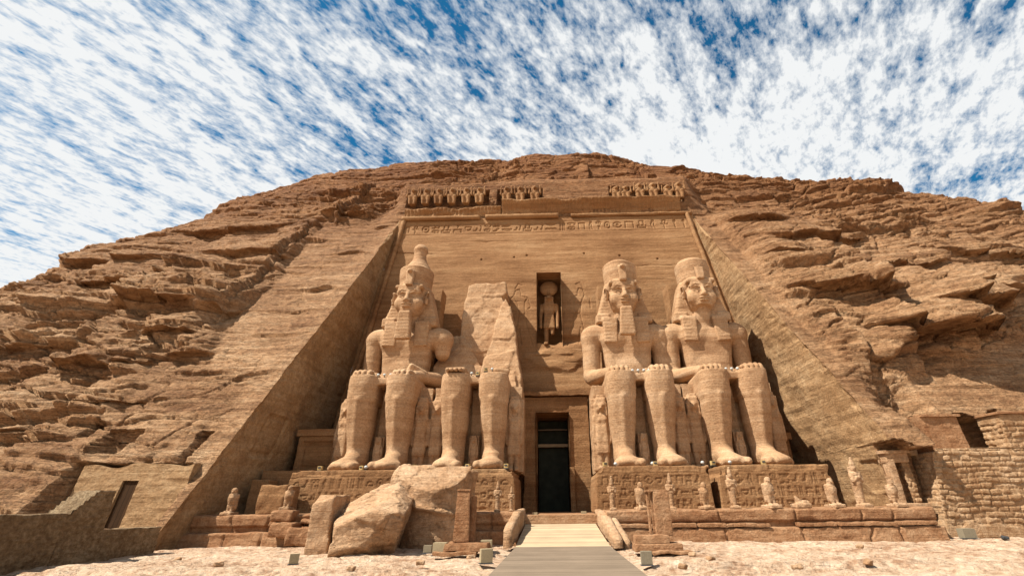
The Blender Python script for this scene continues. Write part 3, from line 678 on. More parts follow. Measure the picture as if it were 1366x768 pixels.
for k, px in enumerate(bpx):
    x = -16.6+(px-545)*.0877
    if b0 is None: b0 = mk('baboon', BV, BF, MAT['carved_rock'], FAC); b = b0
    else: b = b0.copy(); COL.objects.link(b)
    b.parent = FAC; b.location = (x, 43.2-38, 33.15); s_ = 1.0 if k not in (9, 10, 13) else .82; b.scale = (.92, .9, s_)
    b.rotation_euler = (0, 0, .12*math.sin(k*7.1))

# ------------------------------------------------------------------ colossi
SM = MAT['statue_rock']
def shins(s, sx):
    # foot with toes
    fx = sx*1.36
    s.put(cap((fx, 3.35, .52), (fx, 2.6, .75), .60, .66), 0); s.put(cap((fx, 2.9, .9), (fx+sx*.06, 1.25, .42), .62, .44), .35)
    s.put(ell((fx+sx*.04, 1.25, .30), (.88, 1.05, .42)), .25)
    for k in range(5):
        t = k-2; xx = fx+sx*.04-sx*t*.37*-1; ln = (.02, .0, .10, .22, .42)[k]; rr = (.26, .20, .19, .18, .17)[k]
        xx = fx+sx*(-.70+k*.365); s.put(cap((xx*1., 1.15, .30), (xx, .40+ln, rr*.95), rr*1.02, rr), .07)
    # shin, calf and knee as one tapering column
    zk = [.5, .9, 1.5, 2.3, 3.1, 4.1, 5.0, 5.7, 6.4]; rxs = [.66, .70, .74, .84, .93, .97, .97, .99, .98]; rys = [.82, .84, .84, .93, 1.0, 1.05, 1.02, 1.0, .98]; cys = [2.95, 2.95, 2.9, 2.85, 2.75, 2.55, 2.38, 2.28, 2.28]
    def leg(X, Y, Z):
        rx = np.interp(Z, zk, rxs).astype(np.float32); ry = np.interp(Z, zk, rys).astype(np.float32); cy_ = np.interp(Z, zk, cys).astype(np.float32)
        cx_ = fx+(sx*1.34-fx)*Z/6; e = np.interp(Z, [2, 5.5], [2.0, 2.9]).astype(np.float32)
        d = ((np.abs(X-cx_)/rx)**e+(np.abs(Y-cy_)/ry)**e)**(1/e); return np.maximum((d-1)*.85, np.maximum(.3-Z, Z-6.36))
    s.put((leg, np.array([fx-1.1, 1.1, .3]), np.array([fx+1.1, 4.2, 6.4])), .22)
    s.put(cap((fx, 2.16, 1.4), (sx*1.34, 1.50, 4.6), .12, .16), .25)
    s.put(bx((sx*1.34, 4.5, 5.40), (1.0, 2.75, .98), .30), .12)
def hand(s, sx, y0=2.9):
    s.put(bx((sx*1.40, y0, 6.58), (.66, .85, .26), .18), .12)
    for k in range(4):
        x = sx*1.40-.50+k*.335; e = y0-1.35-.14*(k in (1, 2)); s.put(cap((x, y0-.6, 6.62), (x, e+.25, 6.60), .17, .165), .11); s.put(cap((x, e+.25, 6.60), (x, e, 6.46), .165, .13), .09)
    s.put(cap((sx*1.40-sx*.60, y0+.3, 6.55), (sx*1.40-sx*.84, y0-.75, 6.52), .19, .15), .06)
def body_mesh(kind, seed):
    s = Sdf((-4.3, -.3, -.1), (4.3, 9.2, 12.9), .078)
    for sx in (-1, 1): shins(s, sx)
    s.put(bx((0, 4.6, 6.0), (.55, 2.7, .27), .06), .06)                                       # kilt between the thighs
    if kind != 'broken':
        s.put(bx((0, 6.9, 6.5), (2.35, 1.2, 1.0), .5), .35)
        s.put(bx((0, 6.75, 8.9), (1.62, .98, 2.3), .6, tap=(1.38, 1.1)), .4)
        s.put(ell((0, 5.95, 7.7), (1.1, .38, .75)), .35)
        for sx in (-1, 1): s.put(ell((sx*1.05, 5.98, 10.15), (1.12, .48, .80)), .22)
        s.put(cap((-2.2, 6.85, 10.75), (2.2, 6.85, 10.75), .92, .92), .35)
        s.put(bx((0, 5.72, 7.05), (1.75, .1, .16), .06), .05)                                     # belt
        s.put(cap((0, 6.9, 10.9), (0, 6.2, 12.6), .95, .82), .35)
        for sx in (-1, 1):
            full = not (kind == 'tall' and sx > 0)
            s.put(ell((sx*2.72, 6.85, 10.62), (.98, .98, .98)), .3)
            if full:
                s.put(cap((sx*2.82, 6.85, 10.5), (sx*2.92, 6.75, 7.5), .80, .66), .2); s.put(ell((sx*2.92, 6.7, 7.25), (.68, .78, .66)), .15)
            else:
                s.put(cap((sx*2.82, 6.85, 10.5), (sx*2.9, 6.8, 9.4), .80, .6), .2)
            s.put(cap((sx*2.86, 6.4, 7.05), (sx*1.75, 3.5, 6.75), .60, .40), .12); hand(s, sx)
        if kind == 'tall':      # broken lump of arm lying on the lap
            s.put(bx((1.5, 4.6, 7.2), (.75, .8, .55), .15, rotm(.3, .4, .5)), .05)
            s.put(bx((-.05, 8.2, 5.), (.1, .1, .1)), .0)
    else:
        s.put(bx((-1.4, 2.6, 6.66), (.75, .85, .24), .18), .1); s.put(bx((1.6, 2.9, 6.6), (.6, 1.0, .2), .15, rotm(0, .05, .3)), .08)
        for k in range(4): s.put(cap((-1.85+k*.3, 1.9, 6.62), (-1.85+k*.3, 1.25, 6.56), .15, .14), .05)
    V, F = s.mesh(); return erode(V, F, .035, 1.1, seed, .012), F
def grow(V): return (V-np.array([0, 6.4, 12.05]))*np.array([1.14, 1.08, 1.20])+np.array([0, 6.4, 12.05])
def head_mesh(kind, seed):
    s = Sdf((-1.7, 4.0, 11.6), (1.7, 8.2, 15.6), .045)
    s.put(ell((0, 6.35, 13.75), (1.13, 1.30, 1.45))); s.put(ell((0, 5.95, 13.0), (.92, 1.0, .85)), .3)
    s.put(ell((0, 5.42, 12.62), (.46, .42, .36)), .25)                      # chin
    s.put(bx((0, 5.22, 14.15), (.85, .25, .35), .2), .25)                     # forehead
    for sx in (-1, 1):
        s.put(ell((sx*.66, 5.42, 13.25), (.40, .36, .48)), .25)                  # cheek
        s.put(ell((sx*.46, 4.88, 13.80), (.34, .22, .17)), .14, 's')              # eye socket
        s.put(ell((sx*.45, 5.22, 13.76), (.27, .15, .125)), .02)                     # eyeball
        s.put(cap((sx*.18, 4.99, 13.88), (sx*.45, 4.99, 13.96), .045, .055), .03); s.put(cap((sx*.45, 4.99, 13.96), (sx*.76, 5.16, 13.82), .055, .04), .03)   # lid
        s.put(cap((sx*.20, 5.03, 13.66), (sx*.45, 5.00, 13.60), .03, .035), .02); s.put(cap((sx*.45, 5.0, 13.60), (sx*.74, 5.16, 13.72), .035, .03), .02)
        s.put(cap((sx*.16, 4.98, 14.08), (sx*.50, 4.97, 14.12), .05, .055), .08); s.put(cap((sx*.50, 4.97, 14.12), (sx*.92, 5.22, 14.00), .055, .04), .08)   # brow
        s.put(ell((sx*.17, 4.80, 13.20), (.13, .15, .11)), .06)                      # nostril wing
        s.put(ell((sx*.15, 4.68, 13.10), (.05, .07, .06)), .02, 's')
        s.put(ell((sx*1.22, 5.75, 13.72), (.15, .34, .52), rotm(0, sx*.12, sx*.55)), .06)     # ear
        s.put(ell((sx*1.33, 5.62, 13.80), (.10, .20, .28), rotm(0, sx*.12, sx*.55)), .04, 's'); s.put(ell((sx*1.25, 5.66, 13.30), (.12, .14, .14)), .05)
    s.put(cap((0, 5.04, 13.95), (0, 4.70, 13.26), .11, .17), .12)                       # nose
    s.put(ell((0, 4.86, 12.99), (.42, .14, .085)), .05); s.put(ell((0, 4.90, 12.83), (.36, .15, .09)), .05); s.put(cap((-.45, 4.93, 12.925), (.45, 4.93, 12.925), .03, .03), .02, 's')
    s.put(ell((-.14, 4.80, 13.01), (.16, .10, .07)), .05); s.put(ell((.14, 4.80, 13.01), (.16, .10, .07)), .05)
    if kind == 'worn':
        s.put(ell((.1, 5.2, 12.25), (.8, .6, .33), rotm(0, .15, 0)), .08, 's')
    V, F = s.mesh(); return grow(erode(V, F, .018, 1.6, seed, .010)), F
def cloth_mesh_(seed, kind):
    s = Sdf((-3., 4.2, 9.8), (3., 9.6, 16.2), .06)
    s.put(bx((0, 6.95, 13.35), (2.12, .80, 1.60), .28, tap=(.56, 1.0), shear=(0, .02)), 0)        # side lobes
    s.put(ell((0, 6.45, 14.30), (1.27, 1.42, .95)), .2)
    for sx in (-1, 1):
        s.put(bx((sx*1.12, 6.0, 11.0), (.48, .40, .95), .10, rotm(-.10, sx*-.03, 0), tap=(1.15, 1.2)), .12)  # lappets
        s.put(bx((sx*1.55, 6.4, 12.0), (.50, .45, .35), .15), .2)
    s.put(bx((0, 5.62, 14.42), (1.05, .62, .15), .12), .12)                                    # brow band
    s.put(ell((0, 5.0, 12.9), (1.12, 1.30, 1.36)), .05, 's'); s.put(bx((0, 4.3, 13.35), (1.02, 1.3, .90), .2), .05, 's')
    V, F = s.mesh(); n = vnormals(V, F)
    st = .012*np.sin(V[:, 2]*2*np.pi/.26)*ss(14.0, 13.6, V[:, 2])*ss(1.0, 1.2, np.abs(V[:, 0]))
    return grow(erode(V, F, .03, 1.3, seed, .01)+n*st[:, None]), F
def crown_mesh(kind, seed):
    s = Sdf((-2.2, 4.6, 14.2), (2.2, 9.4, 20.3), .062)
    s.put(frus((0, 6.65), 14.5, 17.05, [(0, 1.32), (.25, 1.36), (1, 1.52)], 1.05), 0)
    if kind == 'tall':
        s.put(frus((0, 6.85), 16.9, 20.1, [(0, 1.42), (.09, 1.36), (.25, .98), (.42, .68), (.55, .56), (.66, .56), (.80, .66), (.9, .6), (.97, .4), (1, .12)], 1.0), .10)
    else:
        s.put(ell((-.05, 6.7, 17.1), (1.30, 1.30, .62)), .06)
        s.put(ell((.95, 6.2, 17.75), (.9, .9, .5)), .05, 's') if kind == 'worn' else None
    if kind == 'worn':
        s.put(ell((-.6, 6.2, 17.95), (1.1, 1.1, .5)), .05, 's'); s.put(ell((1.3, 6.0, 17.0), (.5, .6, .45)), .05, 's')
    V, F = s.mesh(); return erode(V, F, .06, .9, seed, .03), F
def small(h_, seed, male=False, dens=.06):
    """attendant figure, unit height about 4.9, standing against a slab"""
    s = Sdf((-.95, -.75, -.15), (.95, .75, 5.1), dens)
    s.put(bx((0, .42, 2.4), (.72, .22, 2.45), .05), 0)
    for sx in (-1, 1):
        s.put(cap((sx*.20, .05, .15), (sx*.22, .0, 2.1), .17, .27), .06); s.put(bx((sx*.2, -.25, .10), (.16, .38, .11), .06), .05)
        s.put(cap((sx*.52, .08, 3.45), (sx*.58, .02, 2.55), .15, .13), .06); s.put(cap((sx*.58, .02, 2.55), (sx*.50, -.05, 1.75), .13, .11), .06)
        s.put(ell((sx*.17, -.14, 3.25), (.16, .14, .15)), .06)
    s.put(bx((0, 0, 1.95), (.45, .28, .95), .16, tap=(.85, 1)), .10); s.put(bx((0, .02, 3.0), (.34, .24, .65), .18, tap=(1.5, 1)), .15)
    s.put(ell((0, -.05, 4.15), (.30, .33, .36)), .08); s.put(cap((0, 0, 3.6), (0, -.05, 4.0), .18, .18), .08); s.put(cap((0, -.33, 4.2), (0, -.40, 4.06), .05, .07), .04)
    for sx in (-1, 1): s.put(bx((sx*.34, .03, 3.95), (.15, .26, .52), .10, tap=(.85, 1)), .08)
    s.put(bx((0, .08, 4.52), (.40, .34, .30), .14), .08)
    if not male: s.put(bx((0, .1, 4.85), (.30, .28, .18), .05), .04)
    V, F = s.mesh(); V = erode(V, F, .035, 2.2, seed, .015); return V*h_/4.9, F
def throne(parent, loc, seed, side_marks=True):
    def fn(P):
        V = P.copy(); f = (np.abs(P[:, 1]-3.75) < .12)
        q = P[f]; c = row_cells(-.32, .35, 3.0, .5, seed); c = []
        for k in range(7): c += [(-.33, .5+k*.68, .62, .58, (seed*5+k*3) % len(GL))]
        g = glyphs(q[:, 0], q[:, 2], c, .05); V[f, 1] += .06*g
        for sx in (-1, 1):
            f2 = np.abs(P[:, 0]-sx*3.2) < .12; g2 = glyphs(P[f2, 1], P[f2, 2], [(4.4+1.0*a, .8+1.1*b, .8, .9, (a*3+b*5+seed) % len(GL)) for a in range(4) for b in range(4)], .06); V[f2, 0] -= sx*.05*g2
        return V
    boxmesh((0, 6.9, 2.92), (3.2, 3.15, 2.95), .07, SM, 'throne', parent, noise=.07, ns=.9, fn=fn)
COLG = 'four seated royal colossi along the temple front'
QV = small(4.9, 3.); QM = small(4.9, 8., True)
def attend(parent, x, y, h_, male=False, rz=0., worn=0):
    V, F = (QM if male else QV); o = mk('attendant_figure', V*h_/4.9, F, SM, parent); o.location = (x, y, 0); o.rotation_euler = (0, 0, rz); return o
def colossus(x, kind, seed, label):
    t = empty('seated_colossus', (x, 29.75, 3.78), label, 'statue', COLG)
    V, F = body_mesh(kind, seed); mk('body', V, F, SM, t)
    throne(t, None, seed)
    boxmesh((0, 3.62, 3.0), (.36, .16, 2.55), .07, SM, 'inscribed_strip', t, noise=.03)
    attend(t, -2.72, 3.25, 4.9, rz=-.12); attend(t, 2.72, 3.25, 4.9, rz=.12); attend(t, .0, 2.9, 2.35, True)
    if kind != 'broken':
        V, F = head_mesh(kind, seed+1); mk('head', V, F, SM, t)
        V, F = cloth_mesh_(seed+2, kind); mk('headcloth', V, F, SM, t)
        V, F = crown_mesh(kind, seed+3); mk('crown', V, F, SM, t)
        s = Sdf((-.6, 4.2, 14.1), (.6, 5.8, 16.1), .05)
        s.put(bx((0, 4.98, 15.05), (.26, .17, .62), .08, rotm(-.10), tap=(1.25, 1))); s.put(ell((0, 4.78, 15.55), (.2, .2, .16)), .08)
        if kind == 'worn': s.put(ell((0, 4.8, 15.9), (.7, .6, .55)), .05, 's')
        V, F = s.mesh(); mk('uraeus', grow(erode(V, F, .02, 2., 3.)), F, SM, t)
        if kind != 'worn':
            s = Sdf((-.9, 4.0, 9.9), (.9, 5.9, 12.7), .055)
            s.put(bx((0, 5.0, 11.45), (.42, .30, 1.0), .10, rotm(.06), tap=(1., 1.))); 
            V, F = s.mesh(); V[:, 0] *= np.interp(V[:, 2], [10.2, 12.4], [1.42, .98]); n = vnormals(V, F)
            V = erode(V, F, .02, 2., 5.)+n*(.007*np.sin(V[:, 2]*2*np.pi/.23))[:, None]; V = grow(V); mk('beard', V, F, SM, t)
        boxmesh((0, 9.1, 10.9), (1.95, .85, 5.6), .09, MAT['carved_rock'], 'back_pillar', t, noise=.08, ns=.8, tap=(.92, 1), fn=lambda P: P+np.stack([0*P[:, 0], .13*(P[:, 2]-10.9)*1.0, 0*P[:, 0]], -1))
    return t
C1 = colossus(-12.25, 'tall', 11., 'leftmost seated colossus, still wearing its complete double crown with rounded tip')
C2 = colossus(-5.65, 'broken', 22., 'broken colossus left of the doorway, only legs and lap left in front of shattered rock')
C3 = colossus(5.95, 'beard', 33., 'seated colossus right of the doorway, long beard intact and flat-topped crown')
C4 = colossus(12.45, 'worn', 44., 'rightmost seated colossus, beard broken off and top of crown ragged')
# shattered torso behind the broken colossus
def rubble(name, lo, hi, h, prims, cuts, seed, amp=.25, mat='carved_rock', parent=None, loc=(0, 0, 0), sc=.55, strata=.05, warp=.35):
    s = Sdf(lo, hi, h)
    for p_, k in prims: s.put(p_, k)
    s.warp(lambda X, Y, Z: warp*fbm(X*.35+seed, Y*.35, Z*.5, 3)+.12*np.abs(vn(X*1.1, Y*1.1, Z*1.4+seed)))
    for n_, d in cuts: s.cutplane(n_, d)
    V, F = s.mesh(); V = erode(V, F, amp*.4, sc*2, seed, strata); return mk(name, V-np.array(loc), F, MAT[mat], parent)
def poly(pts, y0, y1, slope=0., z_ref=0.):
    """upright slab with outline pts (x, z); its front face leans back by slope"""
    pts = np.array(pts, float)
    def fn(X, Y, Z):
        x = X[:, 0, :]+0*Z[0, 0][None]; z = Z[:, 0, :]+0*X[:, 0, 0][:, None]
        d = np.full(x.shape, 1e9); sgn = np.ones(x.shape)
        for k in range(len(pts)):
            a, b = pts[k], pts[k-1]; e = b-a; wx, wz = x-a[0], z-a[1]; t = np.clip((wx*e[0]+wz*e[1])/(e@e), 0, 1)
            d = np.minimum(d, (wx-e[0]*t)**2+(wz-e[1]*t)**2); c1, c2, c3 = z >= a[1], z < b[1], e[0]*wz > e[1]*wx
            sgn = np.where((c1 & c2 & c3) | (~c1 & ~c2 & ~c3), -sgn, sgn)
        d2 = (sgn*np.sqrt(d))[:, None, :].astype(np.float32)
        return np.maximum(d2, np.maximum(y0+slope*(Z-z_ref)-Y, Y-y1)*.9)
    yy = min(y0, y0+slope*(pts[:, 1].min()-z_ref)); return fn, np.array([pts[:, 0].min(), yy, pts[:, 1].min()]), np.array([pts[:, 0].max(), y1, pts[:, 1].max()])
s = Sdf((-5.4, 3.4, 4.6), (4.0, 12.2, 17.9), .095)
s.put(poly([(-3.0, 5), (-2.75, 12), (-2.5, 17.0), (-1.6, 17.25), (.2, 17.0), (1.15, 17.15), (1.3, 16.0), (.9, 15.5), (1.9, 13.5), (2.5, 9.5), (2.8, 5)], 8.6, 11.8, .12, 12))
s.put(poly([(-.9, 5.2), (-.3, 8.5), (.35, 11.5), (.75, 14.3), (1.2, 15.3), (1.75, 14.4), (2.4, 11.), (2.95, 7.), (3.0, 5.2)], 6.6, 9.6, .27, 8))
s.put(poly([(-4.7, 5), (-4.5, 9.2), (-4.1, 11.2), (-3.1, 11.7), (-2.2, 11.3), (-1.2, 9.6), (-.2, 8.3), (.6, 5)], 7.4, 11, .30, 8))
s.put(poly([(-3.0, 5), (-2.6, 6.7), (-1.2, 7.5), (.6, 7.3), (2.4, 7.8), (3.0, 5)], 5.6, 10, .5, 6))
s.warp(lambda X, Y, Z: .16*fbm(X*.5, Y*.5, Z*.5, 3)+.05*np.abs(vn(X*1.6, Y*1.6, Z*1.6)))
def facet(V, F, seed, a=.10, c=.09, sc=1.):
    n = vnormals(V, F); _, e, cid = worley((V[:, 0]*.9+V[:, 1]*.35)*sc+seed, (V[:, 2]*1.1+V[:, 1]*.8)*sc, 3); _, e2, cid2 = worley((V[:, 0]*2.3+V[:, 1])*sc, (V[:, 2]*2.6+V[:, 1]*1.5)*sc+seed, 5)
    d = a*cid-c*np.exp(-(e/.035)**2)*(cid > -.2)+.35*a*cid2-.3*c*np.exp(-(e2/.05)**2); return V+n*d[:, None]
V, F = s.mesh(); V = facet(erode(V, F, .05, 1.2, 6., .01), F, 4., .07, .035, .45); mk('broken_torso', V, F, SM, C2)

# ------------------------------------------------------------------ pedestals with engraved fronts
def pedestal(x0, x1, y0, zt, label, seed, dens=.05, tap=(.975, 1)):
    z0 = 1.25; cx_ = (x0+x1)/2; t = empty('statue_pedestal', (cx_, y0, z0), label, 'pedestal', 'engraved pedestals under the colossi')
    hx, hz = (x1-x0)/2, (zt-z0)/2
    def fn(P):
        V = P.copy(); f = P[:, 1] < .14; q = P[f]
        cl = row_cells(-hx+.35, hx-.4, 1.42, .62, seed, .14)+row_cells(-hx+.35, hx-.4, .78, .52, seed+1, .14)+row_cells(-hx+.35, hx-.4, .22, .46, seed+2, .14)
        g = glyphs(q[:, 0], q[:, 2], cl, .035); V[f, 1] += .045*g+.03*np.exp(-((q[:, 2]-2.12)/.03)**2)
        e = ss(hx-.9, hx, np.abs(P[:, 0]))*ss(1.4, 2.5, P[:, 2]); ch = np.maximum(0, fbm(P[:, 0]*1.2+seed, P[:, 2]*1.2, 3., 3)+.15)*e
        V[:, 2] -= .5*ch; V[:, 0] -= np.sign(P[:, 0])*.5*ch
        tp = (P[:, 2] > 2*hz-.3) & (P[:, 1] < .5); V[tp, 1] += .22*np.maximum(0, fbm(P[tp, 0]*1.1+seed, 0*P[tp, 0], 5., 4)+.1)
        return V
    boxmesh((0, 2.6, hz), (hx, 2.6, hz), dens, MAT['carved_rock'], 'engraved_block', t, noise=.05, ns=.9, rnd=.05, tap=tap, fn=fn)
    return t
pedestal(-16.2, -8.65, 29.2, 3.74, 'long engraved pedestal under the leftmost colossus, behind the larger fallen slab', 3)
pedestal(-8.55, -2.45, 29.2, 3.72, 'pedestal under the legs of the broken colossus, behind the fallen crown', 13)
pedestal(2.25, 9.05, 29.2, 3.76, 'engraved pedestal right of the doorway with chipped upper right corner', 23)
pedestal(9.45, 16.15, 29.2, 3.74, 'engraved pedestal at the far right below the beardless colossus', 33)

# ------------------------------------------------------------------ terraces
def strip(name, x0, x1, prof, mat, parent, loc, seed, amp=.05, hvar=.05, dens=.06, ends=True, cracks=()):
    """worn stone course: profile (y, z) swept along x"""
    pr = np.array(prof, float); d = np.r_[0, np.cumsum(np.linalg.norm(np.diff(pr, axis=0), axis=1))]; m = int(d[-1]/dens)+1; t = np.linspace(0, d[-1], m)
    n = max(3, int((x1-x0)/dens)); x = np.linspace(x0, x1, n)[:, None]; y = np.interp(t, d, pr[:, 0])[None]+0*x; z = np.interp(t, d, pr[:, 1])[None]+0*x; zt = pr[:, 1].max()
    z = z+hvar*fbm(x/1.3+seed, seed, 0, 4)*ss(zt-.4, zt, z)
    dn = amp*fbm(x/.9+seed, y/.5, z/.28, 4); y = y+dn*ss(0, .05, t/d[-1]); z = z+.5*amp*fbm(x/.5, y/.5, z*3+seed, 3)
    for c in cracks:
        xx = x-c-.15*vn(z*2.5, c); y = y+.13*np.exp(-(xx/.045)**2)
    V = np.stack([x+0*z, y, z], -1); F = gridf(n, m)
    V = V.reshape(-1, 3); k = len(V)
    if ends: F = [tuple(q) for q in F]+[tuple(range(m)), tuple(range(k-1, k-m-1, -1))]
    return mk(name, V-np.array(loc), F, MAT[mat], parent)
def terrace(x0, x1, label, seed, top=1.42, back=29.8, cracks=(), skip=()):
    t = empty('terrace', ((x0+x1)/2, 26.5, 0), label, 'terrace', 'stone terraces in front of the colossi'); lc = ((x0+x1)/2, 26.5, 0)
    strip('base_course', x0, x1, [(26.05, -.15), (26.15, .56), (26.6, .60), (26.6, .2)], 'red_rock', t, lc, seed, .06, .05, cracks=cracks)
    strip('upper_course', x0, x1, [(26.62, .5), (26.62, .82), (26.50, .88), (26.48, 1.36), (26.56, top), (back, top+.03), (back, .5)], 'red_rock', t, lc, seed+3, .05, .04, cracks=cracks)
    return t
TR = terrace(2.55, 19.3, 'long low stone terrace right of the ramp carrying a row of small statues', 3., cracks=(4.9, 8.4, 12.2, 15.6, 17.1))
# loose coping slabs on the step
r = np.random.RandomState(4)
for k, (a, b) in enumerate(((2.9, 5.4), (5.5, 7.0), (7.1, 8.5), (8.55, 10.7), (12.1, 14.0), (14.1, 17.0), (17.1, 19.0))):
    boxmesh(((a+b)/2-10.925, -.22, .70), ((b-a)/2, .20, .085), .05, MAT['red_rock'], 'coping_slab', TR, noise=.06, ns=1.6)
TL = terrace(-19.55, -11.4, 'broken stone terrace on the left, ending at tumbled blocks', 7., top=1.40, cracks=(-17.2, -15.3, -13.1))
TM = terrace(-7.0, -2.0, 'short stone terrace section between fallen crown and ramp', 9., cracks=(-3.4,))
floor_ = boxmesh((-.1, 34.3, .5), (2.5, 4.6, .48), .25, MAT['carved_rock'], 'threshold_floor', None, noise=.02); tag(floor_, 'stone threshold floor between ramp and doorway', 'floor')
f2 = boxmesh((0, 33.5, .6), (19.6, 5.2, .62), .4, MAT['red_rock'], 'terrace_floor', None, noise=.02); tag(f2, kind='structure')
# ramp parapets
def parapet(pts, wdt, hh, label, seed, name='ramp_parapet'):
    n = 60; t = np.linspace(0, 1, n); P = np.array(pts, float); C_ = np.stack([np.interp(t, np.linspace(0, 1, len(P)), P[:, k]) for k in range(3)], -1)
    H = np.interp(t, np.linspace(0, 1, len(hh)), hh); sec = [(-.5, 0), (-.5, .5), (-.48, .96), (-.2, 1), (.2, 1), (.48, .96), (.5, .5), (.5, 0)]
    V = np.array([[(C_[i, 0]+wdt*a, C_[i, 1], C_[i, 2]+H[i]*b) for a, b in sec] for i in range(n)]); V = V+.06*np.stack([fbm(V[..., 0]*1.5+seed+k*9, V[..., 1]*1.2, V[..., 2]*2, 3) for k in range(3)], -1)
    F = [tuple(q) for q in gridf(n, 8)]+[tuple(range(8)), tuple(n*8-1-i for i in range(8))]
    F = [q[::-1] for q in F]
    b = P[0]; o = mk(name, V.reshape(-1, 3)-b, F, MAT['block_rock'], None); o.location = b; tag(o, label, 'parapet', 'low stone parapets beside the ramp'); return o
parapet([(-2.28, 23.2, 0), (-2.15, 26.4, .4), (-2.05, 29.2, .9)], .42, (.75, 1.0, .65), 'low stone parapet on the left side of the pale ramp', 1.)
parapet([(2.66, 23.2, -.05), (2.5, 26.2, .35), (2.35, 29.2, .9)], .42, (.45, .8, .6), 'sloping stone parapet on the right side of the pale ramp', 5.)
parapet([(3.1, 23.5, -.15), (3.0, 25.0, .1), (2.9, 26.2, .4)], .28, (.4, .6, .7), 'thin broken outer kerb stone beside right ramp parapet', 8., 'kerb_stone')

# ------------------------------------------------------------------ fallen pieces of the broken colossus
def single(name, V, F, mat, loc, label, cat, group=None):
    o = mk(name, V-np.array(loc), F, MAT[mat], None); o.location = loc; return tag(o, label, cat, group)
def cutp(s, n, p):
    n = np.array(n, float); n /= np.linalg.norm(n); s.cutplane(n, float(n@np.array(p, float)))
s = Sdf((-10.6, 19.0, -.4), (-4.6, 26.6, 3.8), .065)
s.put(bx((-8.0, 22.3, .8), (1.6, 2.1, 2.2), .03))
for n_, p_ in (((-.30, -.34, .90), (-8.5, 20.9, 1.35)), ((.10, -.40, .92), (-7.7, 20.9, 1.62)), ((.62, -.1, .78), (-6.95, 22.2, 1.95)), ((.10, -.98, .04), (-8.2, 20.55, .8)), ((.55, -.78, -.30), (-7.0, 20.9, .9)), ((.93, .22, -.25), (-6.65, 22.0, 1.2)), ((-.93, -.36, .02), (-9.3, 21.0, 1.0)), ((.3, -.5, -.81), (-6.9, 21.2, .35))): cutp(s, n_, p_)
t2 = Sdf((-10.6, 19.0, -.4), (-4.6, 26.6, 3.8), .065)
t2.put(bx((-9.1, 24.3, 1.2), (1.45, .95, 1.5), .04, rotm(.08, -.10, .12)))
for n_, p_ in (((-.45, -.25, .86), (-9.6, 24.0, 2.1)), ((.35, -.35, .87), (-8.3, 23.9, 2.35))): cutp(t2, n_, p_)
s.F = np.minimum(s.F, t2.F)
s.warp(lambda X, Y, Z: .09*fbm(X*.9, Y*.9, Z*.9, 3)+.04*np.abs(vn(X*2.2, Y*2.2, Z*2.2)))
V, F = s.mesh(); V = facet(erode(V, F, .035, 2.2, 4., .01), F, 2., .05, .07)
single('fallen_slab', V, F, 'block_rock', (-7.8, 22, 0), 'huge angular sandstone block fallen beside the rounded crown fragment', 'boulder')
s = Sdf((-11.8, 21.0, -.4), (-8.9, 25.4, 3.4), .06)
s.put(bx((-10.35, 22.9, .75), (.50, 1.2, 1.5), .04, rotm(0, -.04, .10)))
s.warp(lambda X, Y, Z: .12*fbm(X*.8, Y*.8, Z*.9, 3)); cutp(s, (-.25, -.40, .86), (-10.3, 21.8, 2.0))
V, F = s.mesh(); single('fallen_slab', erode(V, F, .04, 2., 9., .01), F, 'block_rock', (-10.4, 23, 0), 'narrow upright slice of stone at the left end of the huge angular block', 'boulder')
# rounded crown fragment: drum with a raised band, broken top
s = Sdf((-9.2, 22.2, -.4), (-3.6, 28.6, 4.5), .065)
def drum(X, Y, Z):
    z = Z-.10*(Y-25); r = 1.60+.10*z+0*X; dd = np.hypot(X+6.35, Y-25.5); band = .16*np.exp(-((z-1.75+.22*(X+6.35))/.16)**2)-.10*(z > 1.85-.22*(X+6.35)); return np.maximum(dd-r-band, Z-3.6)*.9
s.put((drum, np.array([-8.8, 22.6, -.4]), np.array([-4.0, 28.3, 4.2])))
s.put(ell((-7.95, 25.6, 2.7), (.55, 1.2, 1.1)), .10); s.put(bx((-4.62, 25.9, 1.6), (.16, .5, 1.8), .06, rotm(0, .10, 0)), .06)
s.warp(lambda X, Y, Z: .10*fbm(X*.6, Y*.6, Z*.6, 3)); cutp(s, (.10, -.60, .80), (-6.35, 23.9, 2.55))
V, F = s.mesh(); V = facet(erode(V, F, .06, 1.6, 8., .02), F, 9., .035, .06)
single('fallen_crown', V, F, 'block_rock', (-6.35, 25.5, 0), 'rounded drum-like fallen crown fragment with a raised band and broken top', 'boulder')
# tumbled terrace blocks at the end of the left terrace
RG = 'tumbled blocks at the end of the left terrace'
for (x, y, z, hx, hy, hz, rz, lab) in ((-14.25, 26.25, 1.35, .55, .5, .28, .1, 'squarish block carrying the upright falcon statue on the left terrace'), (-13.95, 26.1, .72, .62, .55, .36, -.1, 'large rough block under the block that carries a falcon'),
        (-12.9, 25.9, .42, .72, .5, .42, .12, 'rounded block lying low between the falcon block and the cracked one'), (-11.9, 26.0, .55, .50, .5, .62, -.15, 'cracked upright block next to the narrow slice of fallen stone'),
        (-12.6, 26.4, 1.05, .8, .3, .12, .05, 'flat thin slab resting on top of the tumbled blocks')):
    o = boxmesh((0, 0, 0), (hx, hy, hz), .06, MAT['red_rock'], 'tumbled_block', None, noise=.14, ns=1.3, rnd=.10); o.location = (x, y, z); o.rotation_euler = (0, .04, rz); tag(o, lab, 'stone block', RG)

